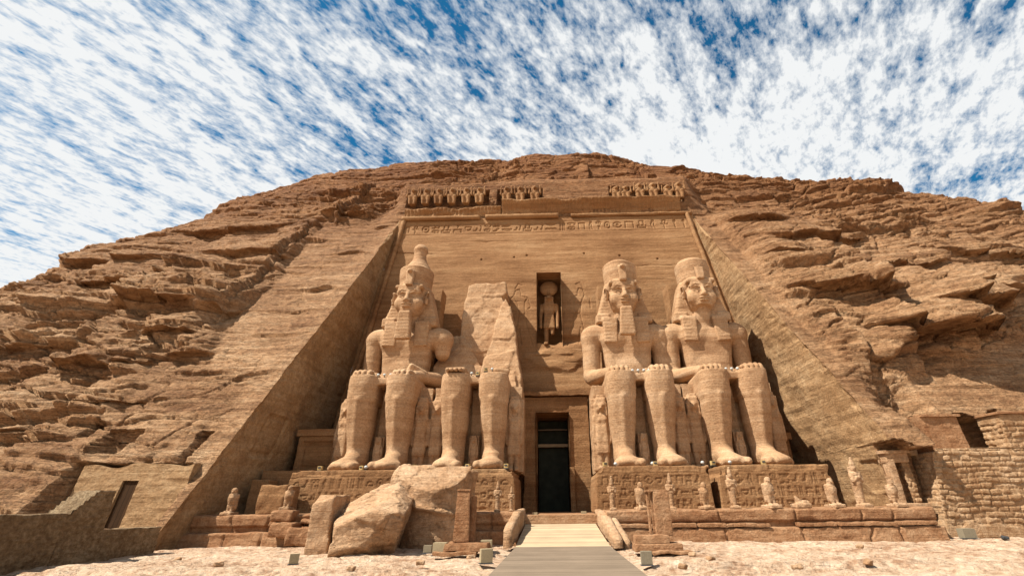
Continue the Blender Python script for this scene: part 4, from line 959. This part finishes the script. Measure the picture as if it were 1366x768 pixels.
# ------------------------------------------------------------------ free-standing small statues on the terrace edge
def falcon_mesh(h_, seed):
    s = Sdf((-.75, -1.0, -.1), (.75, .9, 2.15), .035)
    s.put(bx((0, -.05, .10), (.40, .62, .12), .05)); s.put(cap((0, .08, .55), (0, -.02, 1.35), .33, .28), .1); s.put(ell((0, -.08, 1.15), (.36, .30, .45)), .1)
    s.put(ell((0, -.10, 1.72), (.21, .24, .24)), .10); s.put(cap((0, -.30, 1.72), (0, -.40, 1.62), .07, .03), .04)
    for sx in (-1, 1):
        s.put(cap((sx*.27, .05, 1.4), (sx*.16, .22, .35), .13, .09), .05); s.put(cap((sx*.14, -.12, .65), (sx*.14, -.16, .2), .13, .10), .05); s.put(bx((sx*.14, -.32, .24), (.09, .2, .06), .04), .03)
    s.put(bx((0, .28, .45), (.16, .12, .4), .06), .06)
    V, F = s.mesh(); return erode(V, F, .05, 2.2, seed, 0)*h_/1.95, F
def osiris_mesh(h_, seed):
    s = Sdf((-.6, -.8, -.1), (.6, .6, 3.1), .035)
    s.put(bx((0, -.08, .08), (.30, .42, .10), .04)); s.put(bx((0, .18, 1.2), (.24, .10, 1.15), .04)); s.put(cap((0, .02, .35), (0, 0, 1.35), .17, .24), .08)
    s.put(bx((0, .0, 1.65), (.27, .2, .4), .14, tap=(1.25, 1)), .1); s.put(ell((0, -.02, 2.25), (.17, .19, .22)), .06); s.put(bx((0, -.22, .16), (.16, .2, .08), .04), .05)
    for sx in (-1, 1): s.put(cap((sx*.33, .02, 1.92), (sx*.30, -.12, 1.5), .11, .09), .05); s.put(cap((sx*.30, -.12, 1.5), (-sx*.08, -.24, 1.72), .085, .07), .04)
    s.put(frus((0, .02), 2.35, 2.95, [(0, .16), (.3, .18), (.75, .10), (.9, .12), (1, .03)]), .05)
    V, F = s.mesh(); return erode(V, F, .04, 2.5, seed, 0)*h_/2.9, F
FG = 'worn falcon statues on the terrace edge'; OG = 'slim mummiform statues on the terrace edge'
FVs = [falcon_mesh(1., 3.), falcon_mesh(1., 14.)]; OVs = [osiris_mesh(1., 5.), osiris_mesh(1., 17.)]
def fal(x, y, z, h_, rz, lab, k=0):
    V, F = FVs[k]; o = mk('falcon_statue', V*h_, F, MAT['block_rock'], None); o.location = (x, y, z); o.rotation_euler = (0, 0, rz); tag(o, lab, 'falcon statue', FG)
def osi(x, y, z, h_, rz, lab, k=0):
    V, F = OVs[k]; o = mk('mummiform_statue', V*h_, F, MAT['block_rock'], None); o.location = (x, y, z); o.rotation_euler = (0, 0, rz); tag(o, lab, 'statue', OG)
fal(-17.75, 27.0, 1.40, 1.35, .1, 'worn headless-looking falcon statue on the left terrace near the sloping side wall', 1)
fal(-14.3, 26.3, 1.62, 1.20, .15, 'small falcon statue perched on a block above the tumbled stones')
fal(4.45, 27.0, 1.43, 1.35, .2, 'thin-footed falcon statue behind and left of the right stone pillar', 1)
fal(7.85, 27.0, 1.43, 1.3, .2, 'narrow falcon statue just right of the right stone pillar', 1)
fal(11.3, 27.0, 1.43, 1.55, .15, 'falcon statue with straight folded wings below the middle of the far right pedestal')
fal(14.6, 27.0, 1.43, 1.45, .1, 'plump well-preserved falcon statue at the right corner of the far right pedestal')
fal(17.8, 27.0, 1.43, 1.35, 0, 'broad-winged falcon statue nearest the small gateway')
osi(2.95, 27.0, 1.43, 1.65, 0, 'thin weathered mummiform figure at the left corner of the pedestal by the ramp', 1)
osi(6.1, 27.0, 1.43, 1.75, 0, 'slender mummiform figure partly hidden behind the right stone pillar', 1)
osi(9.4, 27.0, 1.43, 2.05, 0, 'mummiform figure standing in the gap between the two right pedestals')
osi(16.1, 27.0, 1.43, 2.45, .1, 'tallest mummiform figure, pale against the sunlit sloping side wall')
osi(-3.25, 27.2, 1.43, 1.5, 0, 'left of two leg-like worn figures beside the middle terrace section', 1)
osi(-2.5, 27.2, 1.43, 1.2, 0, 'right of two leg-like worn figures, nearest the doorway passage', 1)
s = Sdf((-.7, -.6, -.1), (.7, .6, .8), .03); s.put(bx((0, 0, .1), (.42, .4, .12), .06)); s.put(cap((-.05, 0, .2), (-.2, 0, .5), .2, .08), .1); s.put(bx((.22, -.1, .25), (.16, .15, .12), .06), .05)
V, F = s.mesh(); single('statue_stump', erode(V, F, .05, 3., 2.), F, 'block_rock', (0, 0, 0), 'broken statue stump of low pointed shape on the right terrace', 'statue stump').location = (12.85, 27.0, 1.43)

# ------------------------------------------------------------------ the two free-standing stelae
def pillar(x, y, z, parts, label, rz=0.):
    t = empty('stone_stela', (x, y, z), label, 'stela', 'free-standing stone pillars either side of the walkway', rz)
    for (nm, c, h_, tp, nz) in parts: boxmesh(c, h_, .05, MAT['red_rock'], nm, t, noise=nz, ns=1.6, rnd=.04, tap=tp)
    return t
pillar(-3.85, 20.6, 0, [('shaft', (0, 0, 1.35), (.33, .20, .93), (.80, .9), .03), ('back_slab', (.38, .25, 1.25), (.10, .24, .86), (.8, .9), .03), ('top_slab', (-.0, .0, 2.31), (.29, .2, .035), (1, 1), .015),
       ('base', (.25, .0, .28), (.85, .55, .15), (.97, .95), .07), ('footing_slab', (-.15, -.35, .07), (.85, .30, .07), (1, 1), .05)], 'tapering stone pillar with flat cap left of the walkway, in front of the fallen crown')
pillar(4.15, 20.6, 0, [('shaft', (.05, 0, 1.37), (.33, .24, .80), (.97, .96), .025), ('side_slab', (-.45, .14, 1.40), (.04, .15, .76), (1, 1), .015), ('inner_slab', (-.31, .05, 1.40), (.055, .05, .74), (1, 1), .01), ('top_slab', (-.10, .04, 2.19), (.46, .25, .04), (1, 1), .02),
       ('base', (-.50, -.08, .48), (.66, .38, .15), (.97, 1), .05), ('plinth', (-.30, -.1, .20), (.92, .48, .14), (.98, 1), .05), ('footing_slab', (.15, -.62, .06), (.75, .22, .06), (1, 1), .06)], 'stone pillar with flat cap and stepped base right of the walkway')

# ------------------------------------------------------------------ masonry
def brickfield(U, V, rh, bw, seed, groove=.04, gw=.022, jit=.5):
    """returns height and a per-stone random"""
    vv = V/rh+.10*vn(U*1.3, V*.5, seed); r = np.floor(vv); fv = vv-r; off = _h(r.astype(np.int64), np.full(r.shape, seed), np.full(r.shape, 1))*.5
    uu = U/bw+off*3+.25*jit*vn(U/bw*.8+r*13.1, r*3.3, seed); c = np.floor(uu); fu = uu-c
    rnd = _h(c.astype(np.int64), r.astype(np.int64), np.full(r.shape, seed+5))
    d = np.minimum(np.minimum(fv, 1-fv)*rh, np.minimum(fu, 1-fu)*bw)+.012*vn(U*9, V*9, seed)
    return -groove*(1-ss(gw*.3, gw*1.9, d)), rnd, d
def rubblefield(U, V, rh, bw, seed):
    vv = V/rh+.28*vn(U*.9, V*.7, seed)+.12*vn(U*2.6, V*2, seed+1); r = np.floor(vv); fv = vv-r; off = _h(r.astype(np.int64), np.full(r.shape, seed), np.full(r.shape, 1))*.5
    uu = U/bw+off*3+.42*vn(U/bw*.7+r*13.1, r*3.3, seed)+.10*vn(V*5, U*2, seed); c = np.floor(uu); fu = uu-c
    rnd = _h(c.astype(np.int64), r.astype(np.int64), np.full(r.shape, seed+5))
    d = np.minimum(np.minimum(fv, 1-fv)*rh, np.minimum(fu, 1-fu)*bw)+.018*vn(U*7, V*7, seed)
    return -.035*(1-ss(.0, .04, d))-.012*(1-ss(.02, .10, d)), rnd, d
def masonry_face(seed, rh=.28, bw=.62, amp=1., plaster=None):
    def fn(P):
        V = P.copy()
        for ax, sgn, other in ((1, -1, 0), (0, -1, 1)):
            f = np.abs(P[:, ax]-P[:, ax].min()) < .12 if ax == 1 else (P[:, ax] < P[:, ax].min()+.35*1.0)
            if ax == 0: f &= ~(np.abs(P[:, 1]-P[:, 1].min()) < .12)
            q = P[f]; h_, rn, d = rubblefield(q[:, other], q[:, 2], rh, bw, seed+ax)
            dd = h_*amp*1.6+.05*rn*(d > .02)+.02*fbm(q[:, other]*3, q[:, 2]*3, seed, 3)
            if plaster is not None: m = plaster(q); dd = dd*(1-m)+m*.02
            V[f, ax] += sgn*dd
        return V
    return fn
SW = empty('stone_wall', (20.1, 27.2, 0), 'tall rough stone block wall at the far right with two raised plastered ends', 'wall')
lean = lambda P, k=.15: P+np.stack([k*(P[:, 2])*np.clip(1-P[:, 0]/3, 0, 1), 0*P[:, 0], 0*P[:, 0]], -1)
def rmesh(fn1, *fns):
    def g(P):
        P = fn1(P)
        for f in fns: P = f(P)
        return P
    return g
boxmesh((4.6, 1.9, 2.05), (4.6, 1.9, 2.12), .042, MAT['masonry'], 'masonry', SW, noise=.03, rnd=.04, fn=rmesh(masonry_face(3, plaster=lambda q: ss(.62, .5, q[:, 2]+.2*vn(q[:, 0]*1.5, 3.))), lambda P: lean(P, .16)))
boxmesh((4.75, .9, 4.2), (3.75, .8, .13), .045, MAT['masonry'], 'capping_course', SW, noise=.05, ns=1.5, fn=masonry_face(8, .13, .7))
boxmesh((2.0, .95, 5.1), (1.03, .75, .95), .045, MAT['red_rock'], 'plastered_pier', SW, noise=.03, ns=1.2, fn=lambda P: P+np.stack([-.10*(P[:, 2]-4.1), 0*P[:, 0]-.05*np.clip(brickfield(P[:, 0], P[:, 2], .26, .6, 6)[1]-.35, 0, .4)*(P[:, 1] < .4), 0*P[:, 0]], -1))
boxmesh((1.9, .9, 6.1), (1.12, .85, .07), .05, MAT['red_rock'], 'pier_cap', SW, noise=.03)
boxmesh((6.6, .95, 5.15), (1.35, .75, .98), .045, MAT['masonry'], 'masonry_pier', SW, noise=.03, fn=masonry_face(12, .27, .6, plaster=lambda q: ss(5.6, 5.75, q[:, 2])))
boxmesh((6.6, .9, 6.2), (1.5, .85, .07), .05, MAT['red_rock'], 'pier_cap', SW, noise=.03)
rb = Sdf((20.2, 28.0, 3.9), (22.4, 31.0, 5.6), .07)
for k in range(9): rb.put(bx((20.6+.18*k, 28.6+.23*((k*3) % 5), 4.25+.12*((k*7) % 4)), (.26, .24, .18), .06, rotm(.3*k, .5*k, k)), .02)
V, F = rb.mesh(); single('rubble_heap', erode(V, F, .05, 2., 1.), F, 'masonry', (21, 29, 4.2), 'small heap of pale rubble on the shoulder of the right stone wall', 'rubble')
# small gateway beside it
GW = empty('small_gateway', (18.9, 28.3, 1.42), 'small narrow stone gateway between side wall and rough block wall on the right', 'gateway')
boxmesh((.0, 0, 1.15), (.17, .35, 1.15), .05, MAT['block_rock'], 'jamb', GW, noise=.03); boxmesh((.85, .2, 1.15), (.2, .45, 1.15), .05, MAT['masonry'], 'jamb', GW, noise=.04, fn=masonry_face(4, .25, .4))
boxmesh((.42, .1, 2.5), (.62, .42, .24), .05, MAT['block_rock'], 'lintel', GW, noise=.03); boxmesh((.42, .08, 2.82), (.75, .5, .09), .05, MAT['block_rock'], 'cornice', GW, noise=.04)
boxmesh((.42, .7, 1.15), (.27, .1, 1.15), .2, MAT['black_shade'], 'shade_panel', GW, noise=0); boxmesh((.3, -.3, .08), (.8, .45, .09), .06, MAT['block_rock'], 'door_step', GW, noise=.05)  # solid black panel behind the jambs, doorway shade put into its colour
# left: mud-brick court wall, stepped end, chapel front with wooden door
MW = empty('mud_brick_wall', (-18.3, 16, 0), 'dark mud-brick court wall at the left edge with a stepped higher end', 'wall')
def mudf(seed):
    def fn(P):
        V = P.copy(); f = P[:, 0] > P[:, 0].max()-.1; q = P[f]; h_, rn, d = brickfield(q[:, 1], q[:, 2], .13, .33, seed, .03, .016)
        V[f, 0] += h_*.9+.02*rn+.03*fbm(q[:, 1]*2.5, q[:, 2]*2.5, seed, 3); return V
    return fn
boxmesh((-.45, -2.0, .72), (.45, 4.5, .92), .045, MAT['mud_brick'], 'low_wall', MW, noise=.05, ns=1.3, rnd=.06, fn=mudf(3))
def stepcut(P):
    V = P.copy(); k = np.floor((P[:, 1]-2.45)/.17); lim = np.minimum(2.45, 1.62+.15*np.maximum(0, k)); V[:, 2] = np.minimum(V[:, 2], lim+.02*vn(P[:, 1]*3, 2.)); return V
boxmesh((-.45, 3.35, 1.1), (.46, .86, 1.38), .045, MAT['mud_brick'], 'stepped_end', MW, noise=.04, ns=1.3, fn=rmesh(mudf(5), stepcut))
boxmesh((-.40, 5.7, .42), (.40, 1.55, .60), .045, MAT['mud_brick'], 'parapet_wall', MW, noise=.06, ns=1.2, fn=mudf(9))
CH = empty('rock_chapel', (-22.8, 25.6, 0), 'plain rock-cut chapel front with a dark wooden door at the left', 'chapel front')
def chw(P):
    V = P.copy(); V[:, 1] += .05*fbm(P[:, 0]/1.3, P[:, 2]/.3, 3., 4)+.12*(P[:, 2]-1); tp = ss(3.2, 3.9, P[:, 2]); V[:, 2] += tp*.35*vn(P[:, 0]*.8, 7.); return V
for c, h_ in (((-1.75, .5, 1.95), (1.25, .5, 2.0)), ((1.75, .5, 1.95), (1.35, .5, 2.0)), ((-.05, .5, 3.55), (.46, .5, .42))):
    boxmesh(c, h_, .06, MAT['side_rock'], 'rock_front', CH, noise=.03, ns=.8, rnd=.01, fn=chw)
boxmesh((-.03, .18, 2.0), (.46, .06, 1.14), .05, MAT['door_wood'], 'wooden_door', CH, noise=.01, fn=lambda P: P+np.stack([0*P[:, 0], .12*(P[:, 2]-1), 0*P[:, 0]], -1))
boxmesh((-.03, .3, .75), (.6, .4, .12), .06, MAT['block_rock'], 'door_sill', CH, noise=.02)
# carved shrines in the corners of the recess and small altar blocks
def shrine(x, y, z, w_, d_, h_, label, rz=0.):
    t = empty('corner_shrine', (x, y, z), label, 'shrine', 'rock-cut shrines in the recess corners', rz)
    def pan(P):
        V = P.copy(); f = P[:, 1] < -d_/2+.08; q = np.minimum(w_/2-.25-np.abs(P[:, 0]), np.minimum(P[:, 2]-.2, h_*.72-P[:, 2])); V[f, 1] += .16*ss(0, .05, q[f])-.08*ss(.25, .3, q[f])*ss(0, .05, h_*.6-P[f, 2]); return V
    boxmesh((0, 0, h_*.42), (w_/2, d_/2, h_*.42), .06, MAT['carved_rock'], 'shrine_body', t, noise=.03, fn=pan)
    boxmesh((0, 0, h_*.92), (w_/2+.18, d_/2+.15, h_*.08), .06, MAT['carved_rock'], 'shrine_cornice', t, noise=.03); return t
shrine(-17.0, 35.0, 3.9, 2.7, 3.0, 2.9, 'panelled rock-cut shrine in the shaded left corner of the recess beside the leftmost colossus')
shrine(16.5, 37.2, 3.3, 1.7, 2.4, 3.1, 'panelled rock-cut shrine in deep shadow right of the beardless colossus')
o = boxmesh((0, 0, 0), (1.6, 2.6, 1.3), .1, MAT['carved_rock'], 'shrine_platform', None, noise=.05); o.location = (-17.2, 33.4, 2.6); tag(o, 'plain rock platform under the left corner shrine', 'platform')
o = boxmesh((0, 0, 0), (.55, .5, .95), .06, MAT['carved_rock'], 'altar_block', None, noise=.05, rnd=.05); o.location = (-18.0, 30.0, 2.35); tag(o, 'upright square altar block beside the shaded left side wall', 'altar')
o = boxmesh((0, 0, 0), (.75, .8, .75), .06, MAT['carved_rock'], 'stone_block', None, noise=.08, rnd=.06); o.location = (-15.9, 28.2, 2.15); tag(o, 'low square stone block against the left end of the long pedestal', 'stone block')

# ------------------------------------------------------------------ floodlights
BG = 'box floodlights standing on the ground'
def fbox(x, y, z, s_, hh, mat, lab, rz=0.):
    t = empty('floodlight_box', (x, y, z), lab, 'floodlight', BG, rz)
    boxmesh((0, 0, hh/2+.03), (s_, s_*.7, hh/2), .2, MAT[mat], 'housing', t, noise=.0, rnd=.012); boxmesh((0, 0, .015), (s_*1.2, s_*.9, .015), .2, MAT['lamp_dark'], 'foot_plate', t, noise=0)
    boxmesh((0, s_*.70+.008, hh*.55), (s_*.82, .008, hh*.34), .2, MAT['lamp_dark'], 'lens', t, noise=0)
fbox(-9.0, 17.7, .0, .15, .30, 'white_box', 'lone pale floodlight box in front of the big fallen block', .5)
fbox(-5.35, 21.3, 0, .17, .26, 'grey_box', 'small dull floodlight box behind a bigger one at the foot of the fallen crown')
fbox(-4.62, 20.3, 0, .26, .42, 'white_box', 'large pale floodlight box left of the tapering pillar base')
fbox(-3.1, 22.4, 0, .24, .36, 'white_box', 'floodlight box half hidden behind the tapering pillar base')
fbox(-2.42, 17.5, 0, .20, .40, 'white_box', 'pale floodlight box beside the left edge of the wooden walkway', .35)
fbox(2.75, 16.6, 0, .17, .36, 'grey_box', 'grey floodlight box beside the right edge of the walkway')
fbox(20.2, 26.1, 0, .30, .42, 'grey_box', 'grey tilted floodlight box at the foot of the rough block wall')
fbox(-1.35, 29.9, .98, .16, .33, 'white_box', 'small pale floodlight box at the upper left end of the ramp')
fbox(1.55, 30.3, .98, .16, .36, 'white_box', 'small pale floodlight box at the upper right end of the ramp')
LG = 'small spot lamps on pedestals and laps'
def spot(x, y, z, kind, lab, k):
    t = empty('spot_lamp', (x, y, z), lab, 'spot lamp', LG, .35*math.sin(k*5))
    if kind == 'w':
        s_ = .11; boxmesh((0, 0, .05), (.04, .04, .06), .1, MAT['lamp_dark'], 'bracket', t, noise=0)
        sd = Sdf((-.25, -.25, 0), (.25, .25, .4), .03); sd.put(ell((0, 0, .2), (s_, s_*.9, s_*.9))); V, F = sd.mesh(); mk('lamp_head', V, F, MAT['lamp_white'], t)
    else:
        boxmesh((0, 0, .17), (.14, .10, .13), .1, MAT['lamp_amber'], 'lamp_head', t, noise=0); boxmesh((0, -.105, .20), (.10, .008, .05), .1, MAT['lamp_dark'], 'lamp_glass', t, noise=0); boxmesh((0, 0, .02), (.16, .12, .02), .1, MAT['lamp_dark'], 'bracket', t, noise=0)
pd = [(-14.6, 'a', 'amber box lamp at the left end of the long pedestal'), (-12.05, 'a', 'amber box lamp between the feet of the leftmost colossus'), (-11.75, 'w', 'white round lamp between the feet of the leftmost colossus'), (-9.35, 'w', 'white round lamp right of the toes of the leftmost colossus'),
      (-8.75, 'a', 'amber box lamp in the middle of the gap between the two left colossi'), (-7.8, 'w', 'white round lamp left of the toes of the broken colossus'), (-5.45, 'a', 'amber box lamp between the feet of the broken colossus'), (-3.1, 'a', 'amber box lamp at the pedestal corner nearest the doorway on the left'),
      (2.95, 'a', 'amber box lamp at the pedestal corner nearest the doorway on the right'), (3.6, 'w', 'white round lamp left of the toes of the bearded colossus'), (6.0, 'a', 'amber box lamp between the feet of the bearded colossus'), (5.85, 'w', 'white round lamp touching the amber one between the bearded colossus feet'),
      (8.85, 'w', 'white round lamp at the gap between the two right pedestals'), (9.5, 'a', 'amber box lamp just right of the gap between the right pedestals'), (10.5, 'w', 'white round lamp left of the toes of the beardless colossus'), (12.55, 'a', 'amber box lamp between the feet of the beardless colossus')]
for k, (x, kd, lb) in enumerate(pd): spot(x, 29.75+.12*(k % 2), 3.74, kd, lb, k)
k = 30
for cx_, nm, xs in ((-12.25, 'leftmost colossus', (-.35, .1, .55)), (-5.65, 'broken colossus', (-.8, -.25, .2, .75, 1.2)), (5.95, 'bearded colossus', (-.45, -.05, .35, .7)), (12.45, 'beardless colossus', (-.4, 0., .4))):
    for j, dx in enumerate(xs):
        k += 1; spot(cx_+dx, 31.7, 10.02+(.28 if abs(dx) > .7 else 0), 'w' if not (nm == 'broken colossus' and j in (2, 3)) else 'a', '%s lap lamp from the left on the %s' % (('first', 'second', 'third', 'fourth', 'fifth')[j], nm), k)
# lamp mast on the brow of the hill
MS = empty('lamp_mast', (-42.0, 50.8, 37.6), 'tiny lamp mast standing on the skyline of the hill at the left', 'lamp mast')
tube('mast', [(0, 0, 0), (.05, 0, 2.6)], .07, 'lamp_white', MS, 8); boxmesh((-.45, 0, 2.45), (.42, .2, .22), .2, MAT['lamp_dark'], 'lamp_head', MS, noise=0); tube('cross_arm', [(-.6, 0, 2.7), (.35, 0, 2.7)], .05, 'lamp_white', MS, 8)
# scattered rocks on the forecourt
rg = np.random.RandomState(11)
for k in range(26):
    pass
for q, (px_, py_) in enumerate([(-4.6, 17.5), (3.7, 15.9), (5.1, 17.8), (6.9, 15.6), (-11.5, 17.6), (-14.0, 19.0), (21.9, 26.0), (9.5, 16.5), (-6.4, 16.2), (4.9, 19.4), (-3.2, 19.2), (12.5, 22.)]):
    s = Sdf((-.3, -.3, -.1), (.3, .3, .3), .03); s.put(bx((0, 0, .06), (.14, .11, .07), .03, rotm(.2, .1, q))); V, F = s.mesh(); o = mk('loose_stone', erode(V, F, .05, 6., q*3.1), F, MAT['block_rock'] if q != 6 else MAT['lamp_dark'], None); o.location = (px_, py_, -.02); tag(o, 'small loose stone lying on the pale forecourt rock', 'stone', 'loose stones on the forecourt')
    if q == 6: o['label'] = 'small dark stone on the sand near the rough block wall'

# pieces that belong to a part hang under that part
def under(kid, host):
    for o in list(bpy.data.objects):
        if o.parent and o.name.split('.')[0] == kid:
            hs = [c for c in o.parent.children if c.name.split('.')[0] == host]
            if hs:
                c = min(hs, key=lambda c: abs(sum(c.bound_box[0])-sum(o.bound_box[0]))); o.parent = c
for a_, b_ in (('uraeus', 'headcloth'), ('lens', 'housing'), ('lamp_glass', 'lamp_head'), ('top_slab', 'shaft'), ('inscribed_strip', 'throne'), ('coping_slab', 'base_course'), ('door_beam', 'door_leaf'), ('door_transom', 'door_leaf')): under(a_, b_)
caps = [o for o in bpy.data.objects if o.name.startswith('pier_cap')]
for o in caps: o.parent = bpy.data.objects['plastered_pier' if min(v.co.x for v in o.data.vertices) < 3 else 'masonry_pier']
